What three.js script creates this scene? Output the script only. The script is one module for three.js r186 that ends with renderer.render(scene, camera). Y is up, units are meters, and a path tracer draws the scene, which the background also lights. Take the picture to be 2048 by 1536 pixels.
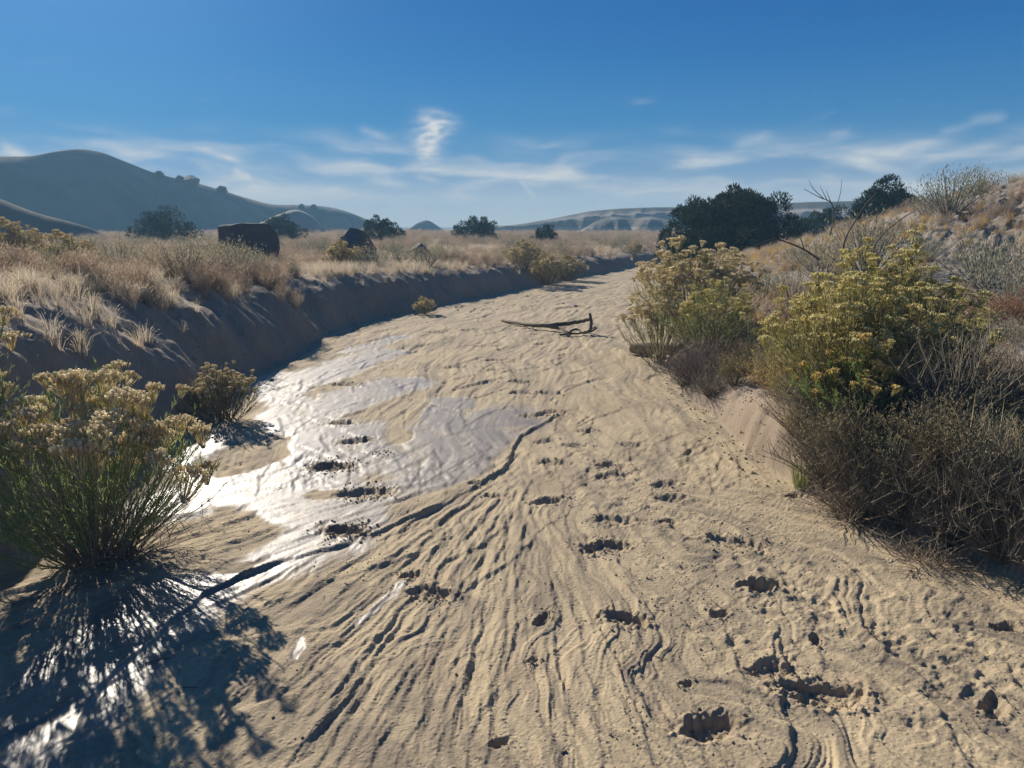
import * as THREE from 'three';
import { mergeGeometries } from 'three/addons/utils/BufferGeometryUtils.js';

// ---------------------------------------------------------------- camera, sky, sun, exposure
const scene = new THREE.Scene();
const FOCAL = 1423, PITCH = 12.4 * Math.PI / 180, EYE = 1.7;
const camera = new THREE.PerspectiveCamera(2 * Math.atan(768 / FOCAL) * 180 / Math.PI, 4 / 3, 0.1, 3000);
camera.position.set(0, EYE, 0);
camera.rotation.x = -PITCH;
scene.add(camera);

const SUN_AZ = -34 * Math.PI / 180, SUN_EL = 28.5 * Math.PI / 180;
const SUN = new THREE.Vector3(Math.sin(SUN_AZ) * Math.cos(SUN_EL), Math.sin(SUN_EL), -Math.cos(SUN_AZ) * Math.cos(SUN_EL));
const sun = new THREE.DirectionalLight(new THREE.Color().setRGB(1.0, 0.92, 0.80), 5);
sun.position.copy(SUN).multiplyScalar(120);
sun.castShadow = true;
sun.shadow.radius = 1;
sun.shadow.mapSize.set(4096, 4096);
Object.assign(sun.shadow.camera, { left: -45, right: 45, top: 45, bottom: -45, near: 1, far: 400 });
scene.add(sun);

const renderer = new THREE.WebGLRenderer({ antialias: true });
renderer.toneMapping = THREE.LinearToneMapping;
renderer.toneMappingExposure = 1.42;
renderer.shadowMap.enabled = true;
scene.fog = new THREE.FogExp2(new THREE.Color(0.38, 0.73, 1.0), 0.0025);

// ---------------------------------------------------------------- small maths
const lerp = (a, b, t) => a + (b - a) * t, clamp = (x, a = 0, b = 1) => x < a ? a : x > b ? b : x;
const smooth = (a, b, x) => { const t = clamp((x - a) / (b - a)); return t * t * (3 - 2 * t); };
function rng(seed) { let a = seed >>> 0; return () => { a = (a + 0x6D2B79F5) | 0; let t = Math.imul(a ^ (a >>> 15), 1 | a); t = (t + Math.imul(t ^ (t >>> 7), 61 | t)) ^ t; return ((t ^ (t >>> 14)) >>> 0) / 4294967296; }; }
const PERM = (() => { const r = rng(11), p = Array.from({ length: 256 }, (_, i) => i); for (let i = 255; i > 0; i--) { const j = Math.floor(r() * (i + 1)); [p[i], p[j]] = [p[j], p[i]]; } return new Uint8Array([...p, ...p]); })();
const GX = new Float32Array(256), GY = new Float32Array(256);
for (let i = 0; i < 256; i++) { GX[i] = Math.cos(i / 256 * 6.2832 * 7); GY[i] = Math.sin(i / 256 * 6.2832 * 7); }
function noise(x, y) {          // gradient noise, about -0.7 .. 0.7
  const xf = Math.floor(x), yf = Math.floor(y), X = xf & 255, Y = yf & 255, fx = x - xf, fy = y - yf;
  const u = fx * fx * fx * (fx * (fx * 6 - 15) + 10), v = fy * fy * fy * (fy * (fy * 6 - 15) + 10);
  const a = PERM[PERM[X] + Y], b = PERM[PERM[X + 1] + Y], c = PERM[PERM[X] + Y + 1], d = PERM[PERM[X + 1] + Y + 1];
  const n0 = GX[a] * fx + GY[a] * fy, n1 = GX[b] * (fx - 1) + GY[b] * fy, n2 = GX[c] * fx + GY[c] * (fy - 1), n3 = GX[d] * (fx - 1) + GY[d] * (fy - 1);
  return lerp(lerp(n0, n1, u), lerp(n2, n3, u), v);
}
function fbm(x, y, o = 4) { let s = 0, a = 1, t = 0; for (let i = 0; i < o; i++) { s += a * noise(x + i * 17.3, y - i * 9.1); t += a; a *= 0.5; x *= 2.03; y *= 2.03; } return s / t * 1.4; }
function table(rows) {          // smooth interpolation through [x, y] rows
  return (x) => {
    if (x <= rows[0][0]) return rows[0][1];
    for (let i = 1; i < rows.length; i++) if (x <= rows[i][0]) {
      const [x0, y0] = rows[i - 1], [x1, y1] = rows[i], t = (x - x0) / (x1 - x0), s = (a, b) => (b[1] - a[1]) / (b[0] - a[0]);
      const m = s(rows[i - 1], rows[i]), m0 = i > 1 ? (s(rows[i - 2], rows[i - 1]) + m) / 2 : m, m1 = i < rows.length - 1 ? (m + s(rows[i], rows[i + 1])) / 2 : m, h = x1 - x0;
      return (2 * t ** 3 - 3 * t * t + 1) * y0 + (t ** 3 - 2 * t * t + t) * h * m0 + (-2 * t ** 3 + 3 * t * t) * y1 + (t ** 3 - t * t) * h * m1;
    }
    return rows[rows.length - 1][1];
  };
}
// photograph pixel (2048 x 1536) -> direction; Z is metres ahead of the camera, world z = -Z
const SP = Math.sin(PITCH), CP = Math.cos(PITCH);
function dirOf(px, py) { const u = (px - 1024) / FOCAL, v = (768 - py) / FOCAL; return [u, -SP + v * CP, CP + v * SP]; }
function ground(px, py, h = 0) { const [u, y, f] = dirOf(px, py), t = (h - EYE) / y; return [u * t, f * t]; }
function azel(px, py) { const [u, y, f] = dirOf(px, py); return [Math.atan2(u, f) * 180 / Math.PI, Math.atan2(y, Math.hypot(u, f)) * 180 / Math.PI]; }
function atDepth(px, py, Z) { const [u, y, f] = dirOf(px, py), t = Z / f; return [u * t, EYE + y * t, Z]; }
const V = (x, y, z) => new THREE.Vector3(x, y, z);
const lin = (r, g, b) => new THREE.Color().setRGB(r, g, b);

// ---------------------------------------------------------------- sky: deep clear blue, low cirrus
{
  const W = 3072, Hh = 1536, data = new Float32Array(W * Hh * 4), k = 1 / 1.42;
  const skyR = table([[-90, 1.0], [0, 1.0], [3, 0.34], [6, 0.085], [10, 0.022], [16, 0.004], [30, 0.003], [90, 0.003]]), skyG = table([[-90, 0.93], [0, 0.93], [3, 0.43], [6, 0.25], [10, 0.165], [16, 0.10], [30, 0.065], [90, 0.045]]), skyB = table([[-90, 0.80], [0, 0.80], [3, 0.56], [6, 0.48], [10, 0.43], [16, 0.36], [30, 0.26], [90, 0.19]]);
  const streaks = [[1680, 325, 1900, 280, 0.55, 0.5], [1850, 322, 2010, 280, 0.5, 0.45], [1940, 243, 2010, 232, 0.4, 0.35], [1340, 330, 1500, 318, 0.5, 0.4], [395, 298, 480, 325, 0.3, 0.5], [466, 342, 500, 356, 0.5, 0.75], [835, 350, 880, 364, 0.35, 0.5],
    [720, 258, 775, 276, 0.4, 0.35], [0, 292, 50, 310, 0.5, 0.7], [740, 362, 815, 370, 0.35, 0.7], [1040, 362, 1070, 400, 0.22, 0.6], [520, 375, 700, 380, 0.5, 0.5], [900, 385, 1010, 352, 0.6, 0.5], [1470, 290, 1540, 270, 0.6, 0.22], [1660, 272, 1700, 264, 0.4, 0.25], [1880, 265, 1940, 252, 0.35, 0.25]]
    .map(([a, b, c, d, w, s]) => [...azel(a, b), ...azel(c, d), w, s]);
  const [bx, by] = azel(865, 275);
  for (let j = 0; j < Hh; j++) {
    const el = ((j + 0.5) / Hh - 0.5) * 180, r0 = skyR(el), g0 = skyG(el), b0 = skyB(el), se = Math.sin(el * Math.PI / 180), ce = Math.cos(el * Math.PI / 180);
    for (let i = 0; i < W; i++) {
      const phi = ((i + 0.5) / W - 0.5) * 2 * Math.PI, x = Math.cos(phi) * ce, z = Math.sin(phi) * ce;
      const az = Math.atan2(x, -z) * 180 / Math.PI;
      const mu = x * SUN.x + se * SUN.y + z * SUN.z;
      const glow = Math.max(0, mu), g4 = Math.pow(glow, 3) * 0.55, g40 = Math.pow(glow, 24) * 0.5;
      let r = r0, gg = g0, b = b0;
      r += g4 * 0.05 + g40 * 0.3; gg += g4 * 0.16 + g40 * 0.45; b += g4 * 0.27 + g40 * 0.6;
      if (el > -1 && el < 24) {
        const wx = fbm(az * 0.11 + 3, el * 0.35, 3) * 3.2, wy = fbm(az * 0.09 - 7, el * 0.3 + 5, 3) * 0.9;
        const band = fbm((az + wx * 1.6) * 0.085, (el + wy * 1.7) * 0.55 + az * 0.02, 6) * 0.5 + 0.5;
        const win = smooth(-0.5, 1.2, el) * (1 - smooth(3.6, 7.5, el + wx * 0.25));
        let c = smooth(0.38, 0.74, band) * win * 1.1 + (1 - smooth(0.6, 4.2, el)) * 0.42;
        const hi = fbm((az + wx) * 0.16 + 40, (el + wy - az * 0.12) * 0.9, 5) * 0.5 + 0.5;
        c += smooth(0.62, 0.9, hi) * 0.22 * smooth(2, 5, el) * (1 - smooth(8, 12, el));
        const fine = fbm((az + wx * 0.6) * 0.8, (el + wy) * 3.4, 4) * 0.5 + 0.5;
        for (const [a0, e0, a1, e1, w, s] of streaks) {
          if (az < Math.min(a0, a1) - 3 || az > Math.max(a0, a1) + 3) continue;
          const dx = a1 - a0, dy = e1 - e0, L = dx * dx + dy * dy, px = az - a0 + wx * 0.12, py = el - e0 + wy * 0.35, t = (px * dx + py * dy) / L;
          const d = Math.abs(px * dy - py * dx) / Math.sqrt(L), end = smooth(-0.25, 0.25, t) * (1 - smooth(0.7, 1.25, t));
          c += s * end * Math.exp(-(d * d) / (w * w * 0.45)) * (0.35 + 0.9 * fine);
        }
        const qx = (az - bx) + wx * 0.22, qy = el - by + wy * 0.5, tilt = qx - Math.sin(qy * 1.1) * 0.35 + qy * 0.05;
        if (Math.abs(qx) < 5 && Math.abs(qy) < 4) c += 1.25 * Math.exp(-(tilt * tilt) / (1.3 + 0.5 * Math.sin(qy * 2))) * Math.exp(-(qy ** 4) / 9) * smooth(0.1, 0.7, fine);
        const fibre = fbm((az + wx) * 0.55 + el * 0.8, (el + wy) * 7 - az * 0.35, 4) * 0.5 + 0.5; c = clamp(c * (0.75 + 0.3 * fine) * (0.55 + 0.9 * fibre)) * 0.9;
        r = lerp(r, 0.86, c); gg = lerp(gg, 0.83, c); b = lerp(b, 0.77, c);
      }
      if (el < 0) { const t = smooth(0, -8, el); r = lerp(r, 0.22, t); gg = lerp(gg, 0.18, t); b = lerp(b, 0.14, t); }
      const o = (j * W + i) * 4; data[o] = r * k; data[o + 1] = gg * k; data[o + 2] = b * k; data[o + 3] = 1;
    }
  }
  const sky = new THREE.DataTexture(data, W, Hh, THREE.RGBAFormat, THREE.FloatType);
  sky.mapping = THREE.EquirectangularReflectionMapping; sky.magFilter = THREE.LinearFilter; sky.needsUpdate = true;
  scene.background = sky; scene.environment = sky;
}

// ---------------------------------------------------------------- the lie of the land
const XL = table([[-8, -4.2], [0, -3.1], [3, -2.75], [5.6, -2.75], [9, -3.0], [12.7, -2.75], [15, -1.9], [18.5, -0.4], [24, 1.9], [31, 5.2], [40, 9.6], [55, 17], [90, 36]]);
const XR = table([[-8, 6.5], [0, 3.9], [2, 2.85], [3.17, 2.5], [4.28, 2.02], [5.5, 1.85], [6.5, 1.8], [8, 1.85], [10, 2.2], [13, 2.8], [17, 3.7], [24, 6.0], [32, 9.5], [40, 13.5], [55, 22], [90, 42]]);
const HL = table([[0, 1.35], [6, 1.28], [10, 1.05], [14, 0.88], [20, 0.7], [40, 0.55], [90, 0.5]]);
const HR = table([[0, 0.7], [3, 0.5], [5, 0.42], [6.5, 0.28], [9, 0.28], [14, 0.38], [22, 0.5], [90, 0.5]]);

// strokes and prints pressed into the mud are rasterised once on a 1 cm grid
const RX0 = -4.6, RZ0 = 1.2, RC = 0.01, RW = 1000, RH = 1900, relief = new Float32Array(RW * RH), churn = new Float32Array(RW * RH);
const near = new Float32Array(RW * RH), fadeAt = new Float32Array(RW * RH), stamp = new Int32Array(RW * RH); let stampId = 0;
function scarp(pts, amp, wHi = 0.12, wLo = 0.2, seed = 1) {   // a small cut bank: high on the sunny side, drop to the other
  const q = []; let len = 0;
  for (let i = 0; i < pts.length - 1; i++) { const [ax, az] = pts[i], [bx, bz] = pts[i + 1], n = Math.max(2, Math.ceil(Math.hypot(bx - ax, bz - az) / 0.03)); for (let k = 0; k < n; k++) q.push([lerp(ax, bx, k / n), lerp(az, bz, k / n)]); }
  q.push(pts[pts.length - 1]);
  for (let pass = 0; pass < 3; pass++) for (let i = 1; i < q.length - 1; i++) q[i] = [(q[i - 1][0] + 2 * q[i][0] + q[i + 1][0]) / 4, (q[i - 1][1] + 2 * q[i][1] + q[i + 1][1]) / 4];
  for (const p of q) { const e = noise(p[0] * 7 + seed, p[1] * 7) * 0.03; p[0] += e; p[1] += noise(p[0] * 7, p[1] * 7 + seed * 3) * 0.03; }
  const R = Math.max(wHi, wLo) * 2.6, touched = []; stampId++;
  for (let i = 0; i < q.length - 1; i++) {
    const [ax, az] = q[i], [bx, bz] = q[i + 1], dx = bx - ax, dz = bz - az, L = Math.hypot(dx, dz) || 1e-6, t = i / (q.length - 1);
    let nx = dz / L, nz = -dx / L; if (nx * SUN.x - nz * SUN.z > 0) { nx = -nx; nz = -nz; }      // n points away from the sun
    const te = seed < 100 ? 0.05 : 0.22, taper = smooth(0, te, t) * smooth(0, te, 1 - t) * (seed < 100 ? clamp(0.75 + 0.8 * noise(ax * 2.3 + seed, az * 2.3) + 0.7 * noise(ax * 7, az * 7 + seed), 0.5, 1.1) : 1);
    const i0 = Math.max(0, Math.floor((Math.min(ax, bx) - R - RX0) / RC)), i1 = Math.min(RW - 1, Math.ceil((Math.max(ax, bx) + R - RX0) / RC)), j0 = Math.max(0, Math.floor((Math.min(az, bz) - R - RZ0) / RC)), j1 = Math.min(RH - 1, Math.ceil((Math.max(az, bz) + R - RZ0) / RC));
    for (let j = j0; j <= j1; j++) for (let k = i0; k <= i1; k++) {
      const x = RX0 + k * RC, z = RZ0 + j * RC, s = clamp(((x - ax) * dx + (z - az) * dz) / (L * L)), ex = x - ax - dx * s, ez = z - az - dz * s, d = Math.sqrt(ex * ex + ez * ez);
      if (d > R) continue;
      const id = j * RW + k;
      if (stamp[id] !== stampId) { stamp[id] = stampId; touched.push(id); } else if (d >= Math.abs(near[id])) continue;
      near[id] = (ex * nx + ez * nz) >= 0 ? d : -d; fadeAt[id] = taper;
    }
  }
  for (const id of touched) {
    const d = near[id];
    relief[id] += amp * fadeAt[id] * (d < -0.009 ? 0.5 * Math.exp(d / wHi) : d > 0.009 ? -0.5 * Math.exp(-d / wLo) : lerp(0.5, -0.5, smooth(-0.009, 0.009, d)));
  }
}
const px2 = (list, f = 1) => list.map(([a, b]) => ground(a, b));
const cuts = [
  [[[1134, 821], [1080, 852], [1045, 868], [1029, 887], [1021, 919], [1009, 934], [908, 997], [830, 1032], [775, 1055], [716, 1079]], 0.056, 0.06, 0.15],
  [[[722, 1077], [690, 1088], [654, 1098], [572, 1120], [498, 1145], [439, 1175], [400, 1196], [376, 1220], [239, 1332], [202, 1373], [171, 1428], [130, 1520], [100, 1580]], 0.095, 0.08, 0.18],
  [[[430, 1195], [450, 1180], [480, 1172]], 0.02],
  [[[513, 1212], [587, 1180], [650, 1163], [751, 1137], [810, 1114], [869, 1087], [920, 1067]], 0.022],
  [[[590, 1536], [640, 1460], [700, 1380], [775, 1300], [810, 1274], [865, 1243], [904, 1216], [947, 1169], [978, 1149], [1005, 1134]], 0.018],
  [[[978, 1149], [1005, 1134], [1033, 1114], [1056, 1090], [1087, 1051], [1130, 1028]], 0.02],
  [[[880, 1122], [966, 1090], [998, 1063], [1021, 1032], [1040, 1008]], 0.026], [[[790, 1071], [841, 1051], [876, 1043]], 0.014],
  [[[1417, 1198], [1442, 1243], [1467, 1293], [1479, 1347], [1488, 1368]], 0.022], [[[1554, 1252], [1566, 1293], [1575, 1326]], 0.034],
  [[[1595, 1343], [1600, 1380], [1562, 1397], [1558, 1413], [1579, 1442], [1587, 1467], [1579, 1508], [1570, 1536], [1560, 1580]], 0.05, 0.08, 0.12],
  [[[1508, 1330], [1533, 1318], [1562, 1314], [1590, 1340]], 0.036, 0.06, 0.1], [[[1440, 1190], [1560, 1225], [1640, 1255], [1760, 1280]], 0.01], [[[1490, 1105], [1560, 1120], [1640, 1135], [1720, 1160]], 0.012],
  [[[1132, 1032], [1144, 1100]], 0.016], [[[1285, 1111], [1355, 1148], [1417, 1181]], 0.014], [[[556, 833], [568, 864], [568, 888], [584, 915], [619, 942], [654, 970], [689, 989]], 0.022, 0.1, 0.15],
  [[[1056, 845], [1025, 813], [986, 782]], 0.016], [[[1111, 817], [1115, 794], [1142, 778], [1200, 755]], 0.028], [[[1062, 713], [1077, 703], [1091, 692], [1110, 688]], 0.04],
  [[[590, 795], [634, 770]], 0.03], [[[610, 778], [690, 742], [720, 735]], 0.03], [[[575, 775], [640, 760]], 0.02], [[[1390, 912], [1420, 890], [1455, 885]], 0.024], [[[1462, 900], [1478, 930], [1478, 960]], 0.022],
  [[[1250, 920], [1300, 890], [1360, 870]], 0.022], [[[1230, 905], [1290, 880]], 0.014], [[[1620, 1160], [1700, 1170], [1800, 1200], [1900, 1250]], 0.012], [[[1690, 1270], [1760, 1340], [1850, 1400], [1960, 1480]], 0.014],
  [[[1720, 1390], [1740, 1450], [1750, 1536]], 0.02], [[[1840, 1380], [1900, 1450], [1930, 1530]], 0.02], [[[1780, 1250], [1900, 1310], [2040, 1370]], 0.012], [[[1640, 1290], [1645, 1340]], 0.02],
  [[[1020, 1260], [1040, 1310]], 0.012], [[[830, 1536], [850, 1420], [880, 1350]], 0.012], [[[735, 1536], [760, 1450], [800, 1370]], 0.014], [[[950, 1440], [1040, 1350], [1090, 1260]], 0.01],
  [[[560, 1310], [620, 1250], [680, 1200]], 0.012], [[[470, 1440], [560, 1340], [640, 1270]], 0.012], [[[400, 1480], [480, 1380]], 0.014], [[[1480, 780], [1560, 850], [1640, 930], [1690, 1000]], 0.018], [[[1330, 775], [1400, 800], [1440, 850]], 0.014],
];
cuts.forEach(([p, a, h, l], i) => scarp(px2(p), a * 0.55, h ?? 0.05, l ?? 0.09, i + 1));
{ // many small braided cuts left by the last flow
  const r = rng(5);
  const ax = ground(1050, 960);
  for (let n = 0; n < 2600; n++) {
    const far = n < 1100, Z = far ? lerp(5, 20, Math.pow(r(), 1.3)) : lerp(2.0, 5.2, r()), x = lerp(XL(Z) + 0.3, XR(Z) - 0.2, r());
    let dx, dz;
    if (!far && Z < 4.6) { dx = x - ax[0] + (r() - 0.5) * 0.25; dz = Z - ax[1] - 0.5; } else { const c = (z) => (XL(z) + XR(z)) / 2; dx = c(Z + 0.5) - c(Z - 0.5) + (r() - 0.5) * 2.2; dz = 1; }
    const L = Math.hypot(dx, dz) || 1, len = (far ? lerp(0.25, 1.1, r()) : lerp(0.2, 1.0, r())), bend = (r() - 0.5) * (far ? 0.7 : 0.35), pts = [];
    for (let k = 0; k <= 4; k++) { const t = k / 4 - 0.5, b = bend * (t * t - 0.1) * len; pts.push([x + dx / L * t * len - dz / L * b, Z + dz / L * t * len + dx / L * b]); }
    scarp(pts, lerp(0.003, far ? 0.022 : 0.011, Math.pow(r(), 2.0)) * (far ? clamp(Z / 9, 0.6, 1.7) : 1), lerp(0.02, 0.07, r()), lerp(0.03, 0.09, r()), n + 100);
  }
}
function print(px, py, size, depth, rot, seed) {               // a footprint: sunken, ragged floor, pushed-up rim
  const [cx, cz] = ground(px, py), c = Math.cos(rot), s = Math.sin(rot), R = size * 1.2, r = rng(seed);
  const ph = r() * 9;
  for (let j = Math.floor((cz - R - RZ0) / RC); j <= (cz + R - RZ0) / RC; j++) for (let k = Math.floor((cx - R - RX0) / RC); k <= (cx + R - RX0) / RC; k++) {
    if (j < 0 || k < 0 || j >= RH || k >= RW) continue;
    const x = RX0 + k * RC - cx, z = RZ0 + j * RC - cz, u = (x * c + z * s) / (size * 0.5), v = (-x * s + z * c) / (size * 0.26);
    const d = Math.sqrt(u * u + v * v) + noise(x * 22 + ph, z * 22) * 0.5 + noise(x * 60, z * 60 + ph) * 0.13, id = j * RW + k;
    relief[id] += -depth * 0.72 * (1 - smooth(0.72, 1.02, d)) * (0.8 + 0.5 * noise(x * 45 + ph, z * 45)) + depth * 0.2 * Math.exp(-(((d - 1.2) / 0.22) ** 2)) * (0.4 + 2.4 * noise(x * 40, z * 40 + ph));
    churn[id] = Math.max(churn[id], 1 - smooth(0.9, 1.7, d));
  }
}
const prints = [[1250, 1240, 0.26, 0.05, 0.1], [1212, 1092, 0.27, 0.05, 0.4], [1525, 1168, 0.24, 0.07, 0.05], [1418, 1452, 0.26, 0.06, 0.0], [1650, 1388, 0.3, 0.05, 0.15], [1545, 1340, 0.22, 0.035, 0.2], [1095, 998, 0.24, 0.05, 0.1], [1108, 923, 0.24, 0.04, 0.1], [1225, 930, 0.26, 0.04, 0.0], [1218, 950, 0.24, 0.035, 0.2],
  [1335, 1043, 0.17, 0.045, 0.2], [1232, 1040, 0.26, 0.03, 0.1], [1470, 1082, 0.3, 0.04, -0.5], [1330, 965, 0.26, 0.035, 0.1], [1342, 993, 0.2, 0.035, 0.1], [1040, 765, 0.3, 0.05, 0.1], [1040, 787, 0.3, 0.04, 0.0], [1075, 832, 0.28, 0.045, 0.1], [1105, 826, 0.28, 0.04, 0.1], [990, 722, 0.34, 0.05, 0], [985, 742, 0.3, 0.04, 0],
  [1100, 788, 0.28, 0.04, 0.1], [715, 880, 0.3, 0.05, 0.3], [686, 845, 0.3, 0.05, -0.3], [664, 932, 0.3, 0.06, 0.2], [735, 986, 0.36, 0.05, 0.2], [692, 1062, 0.3, 0.06, -0.5], [860, 1186, 0.22, 0.035, 0.2], [1086, 1238, 0.12, 0.04, 1.2], [1482, 843, 0.24, 0.05, 0.1], [1522, 905, 0.26, 0.045, 0.1], [1527, 832, 0.22, 0.05, 0], [1633, 1275, 0.1, 0.04, 1.2], [1990, 1412, 0.18, 0.05, 0.6], [2013, 1252, 0.12, 0.04, 0.4],
  [1150, 890, 0.24, 0.03, 0], [1090, 880, 0.24, 0.03, 0], [960, 690, 0.3, 0.04, 0], [912, 735, 0.3, 0.04, 0.1], [690, 770, 0.34, 0.05, -0.3], [1240, 635, 0.4, 0.05, 0.1], [870, 665, 0.4, 0.05, 0], [940, 660, 0.4, 0.05, 0.1], [1440, 1225, 0.14, 0.035, 0.3], [1000, 1486, 0.07, 0.03, 0.8], [1370, 1365, 0.06, 0.025, 0.2], [1065, 1320, 0.06, 0.025, 0.2], [985, 990, 0.13, 0.04, 0], [950, 965, 0.12, 0.03, 0.3], [820, 1148, 0.12, 0.035, 0.4], [1590, 990, 0.2, 0.03, 0.8], [1265, 890, 0.24, 0.03, 0], [1175, 860, 0.2, 0.03, 0]];
prints.forEach((p, i) => print(p[0], p[1], p[2] * (0.8 + 0.35 * ((i * 37) % 10) / 10), p[3], p[4] + (((i * 53) % 10) / 10 - 0.5) * 0.9, 40 + i));
function sample(grid, x, Z) {
  const u = (x - RX0) / RC, v = (Z - RZ0) / RC, i = Math.floor(u), j = Math.floor(v);
  if (i < 0 || j < 0 || i >= RW - 1 || j >= RH - 1) return 0;
  const a = u - i, b = v - j, o = j * RW + i;
  return lerp(lerp(grid[o], grid[o + 1], a), lerp(grid[o + RW], grid[o + RW + 1], a), b);
}
// wet film: where the last trickle still stands on the mud
const wetStrokes = [[[350, 1005], [470, 950], [560, 990], [640, 1050], 0.34], [[420, 895], [430, 960], 0.26], [[610, 1085], [480, 1130], [350, 1210], [200, 1310], [100, 1420], [20, 1560], 0.3], [[640, 1080], [690, 1000], [640, 950], [600, 880], [575, 800], [545, 755], 0.3], [[530, 775], [640, 750], [760, 705], 0.4], [[620, 830], [720, 790], [790, 770], 0.42], [[700, 860], [760, 920], [840, 900], [930, 850], [1000, 835], 0.45], [[740, 1000], [850, 960], [1000, 870], 0.2],
  [[900, 800], [880, 835], 0.2], [[440, 872], [400, 900], 0.1], [[575, 1310], [590, 1275], [600, 1262], 0.02], [[735, 1240], [760, 1190], [770, 1178], 0.03], [[690, 705], [800, 675], 0.2]].map((s) => [s.slice(0, -1).map(([a, b]) => ground(a, b)), s[s.length - 1]]);
const dryIsles = [[500, 905, 0.32, 0.55], [400, 1085, 0.4, 0.42], [480, 1240, 0.12, 0.1], [800, 870, 0.15, 0.3], [650, 980, 0.1, 0.12], [505, 1120, 0.12, 0.1]].map(([a, b, w, h]) => [...ground(a, b), w, h]);
function wetness(x, Z) {
  if (Z > 17 || x > 1.5) return 0;
  let w = 0; const jx = x + fbm(x * 1.7, Z * 1.7, 5) * 0.2, jz = Z + fbm(x * 1.7 + 9, Z * 1.7, 5) * 0.28;
  for (const [pts, r] of wetStrokes) for (let i = 0; i < pts.length - 1; i++) {
    const [ax, az] = pts[i], [bx, bz] = pts[i + 1], dx = bx - ax, dz = bz - az, t = clamp(((jx - ax) * dx + (jz - az) * dz) / (dx * dx + dz * dz)), d = Math.hypot(jx - ax - dx * t, jz - az - dz * t);
    w = Math.max(w, 1 - smooth(r * 0.5, r * 1.25, d));
  }
  for (const [cx, cz, a, b] of dryIsles) w *= smooth(0.75, 1.05, Math.hypot((jx - cx) / a, (jz - cz) / b));
  const str = fbm(x * 3.1 + Z * 1.5, Z * 1.1 - x * 0.4, 5) + 0.5 * fbm(x * 11, Z * 7, 3);
  return smooth(0.05, 0.95, w * (0.9 + 0.75 * str)) * (1 - 0.85 * sample(churn, x, Z));
}
const APEX = ground(1050, 945);
function bedRelief(x, Z) {
  let h = 0.03 * fbm(x * 0.35, Z * 0.3, 3) + 0.012 * fbm(x * 1.1 + 5, Z * 0.8, 3);
  const C = (XL(Z) + XR(Z)) / 2, Wd = Math.max(2, (XR(Z) - XL(Z)) / 2);
  const wx = fbm(x * 0.5, Z * 0.4, 3) * 0.5, t = (x - C) / Wd * 3 + wx;
  const calm = smooth(-0.35, 0.4, fbm(x * 0.6 + 3, Z * 0.5 - 2, 3));
  const lod = clamp(Z / 8, 0.6, 1.0), T = (n, e) => smooth(-e, e, n) - 0.5;
  const a = 1 - Math.abs(noise(t * 3.4, Z * 0.55)) * 2;
  const braid = (0.003 * a + 0.0075 * T(noise(t * 2.7 + 0.5 * wx, Z * 0.5), 0.022) + 0.0065 * T(noise(t * 6.3 + 4, Z * 0.85 + x * 0.5), 0.04) + 0.0042 * T(noise(t * 13 + 1, Z * 1.3), 0.08) + 0.0008 * noise(t * 30 + 7, Z * 3.2 + x)) * lod;
  let fan = 0;
  const w = 1 - smooth(4.0, 5.0, Z + 0.25 * noise(x, Z));
  if (w > 0) {
    const rx = x - APEX[0], rz = APEX[1] + 0.35 - Z, rad = Math.hypot(rx, rz), ang = Math.atan2(rx, Math.max(0.05, rz)) + fbm(x * 0.9 + 8, Z * 0.9, 4) * 0.26 + 0.05 * Math.sin(rad * 2.2);
    const p = ang * (1.5 + rad * 0.35), gate = smooth(-0.2, 0.35, noise(p * 2.3 + 5, rad * 1.3)) * smooth(-0.35, 0.2, fbm(x * 1.1 + 60, Z * 1.1, 3));
    fan = 0.003 * (1 - Math.abs(noise(p * 3.6, rad * 0.5)) * 2) + 0.007 * T(noise(p * 4.4, rad * 0.5), 0.03) + 0.0058 * T(noise(p * 9.5 + 3, rad * 0.65), 0.055) + (0.0050 * T(noise(p * 19, rad * 0.8), 0.1) + 0.0036 * T(noise(p * 36, rad * 1.1), 0.16) + 0.0014 * noise(p * 70, rad * 2.5)) * (0.45 + 0.75 * gate);
  }
  h += lerp(braid, fan, w) * (0.5 + 0.65 * calm);
  h += 0.0004 * noise(x * 31, Z * 31) + 0.001 * noise(x * 71, Z * 71);
  let film = 0; if (x < 1.5 && Z < 17) { film = wetness(x, Z); h *= 1 - 0.85 * film; }
  const ch = sample(churn, x, Z); if (ch > 0) h += ch * 0.008 * noise(x * 38 + 2, Z * 38);
  return h + sample(relief, x, Z) * (1 - 0.5 * film);
}
function ribbons(x, Z) {
  const w = 1 - smooth(4.0, 5.0, Z + 0.25 * noise(x, Z)); let f = 0, b = 0;
  if (w > 0) {
    const rx = x - APEX[0], rz = APEX[1] + 0.35 - Z, rad = Math.hypot(rx, rz), p = (Math.atan2(rx, Math.max(0.05, rz)) + fbm(x * 0.9 + 8, Z * 0.9, 4) * 0.26) * (1.5 + rad * 0.35);
    f = 0.55 * smooth(-0.02, 0.26, noise(p * 5.5 + 20, rad * 0.8)) + 0.5 * smooth(0.0, 0.25, noise(p * 15 + 9, rad * 1.1)) + 0.35 * smooth(0.1, 0.4, noise(p * 38, rad * 2));
  }
  if (w < 1) { const t = (x - (XL(Z) + XR(Z)) / 2) / Math.max(2, (XR(Z) - XL(Z)) / 2) * 3 + fbm(x * 0.5, Z * 0.4, 3) * 0.5; b = 0.5 * smooth(-0.02, 0.26, noise(t * 4 + 9, Z * 0.7)) + 0.45 * smooth(0.0, 0.25, noise(t * 11, Z * 1.3)); }
  return lerp(b, f, w);
}
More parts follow.
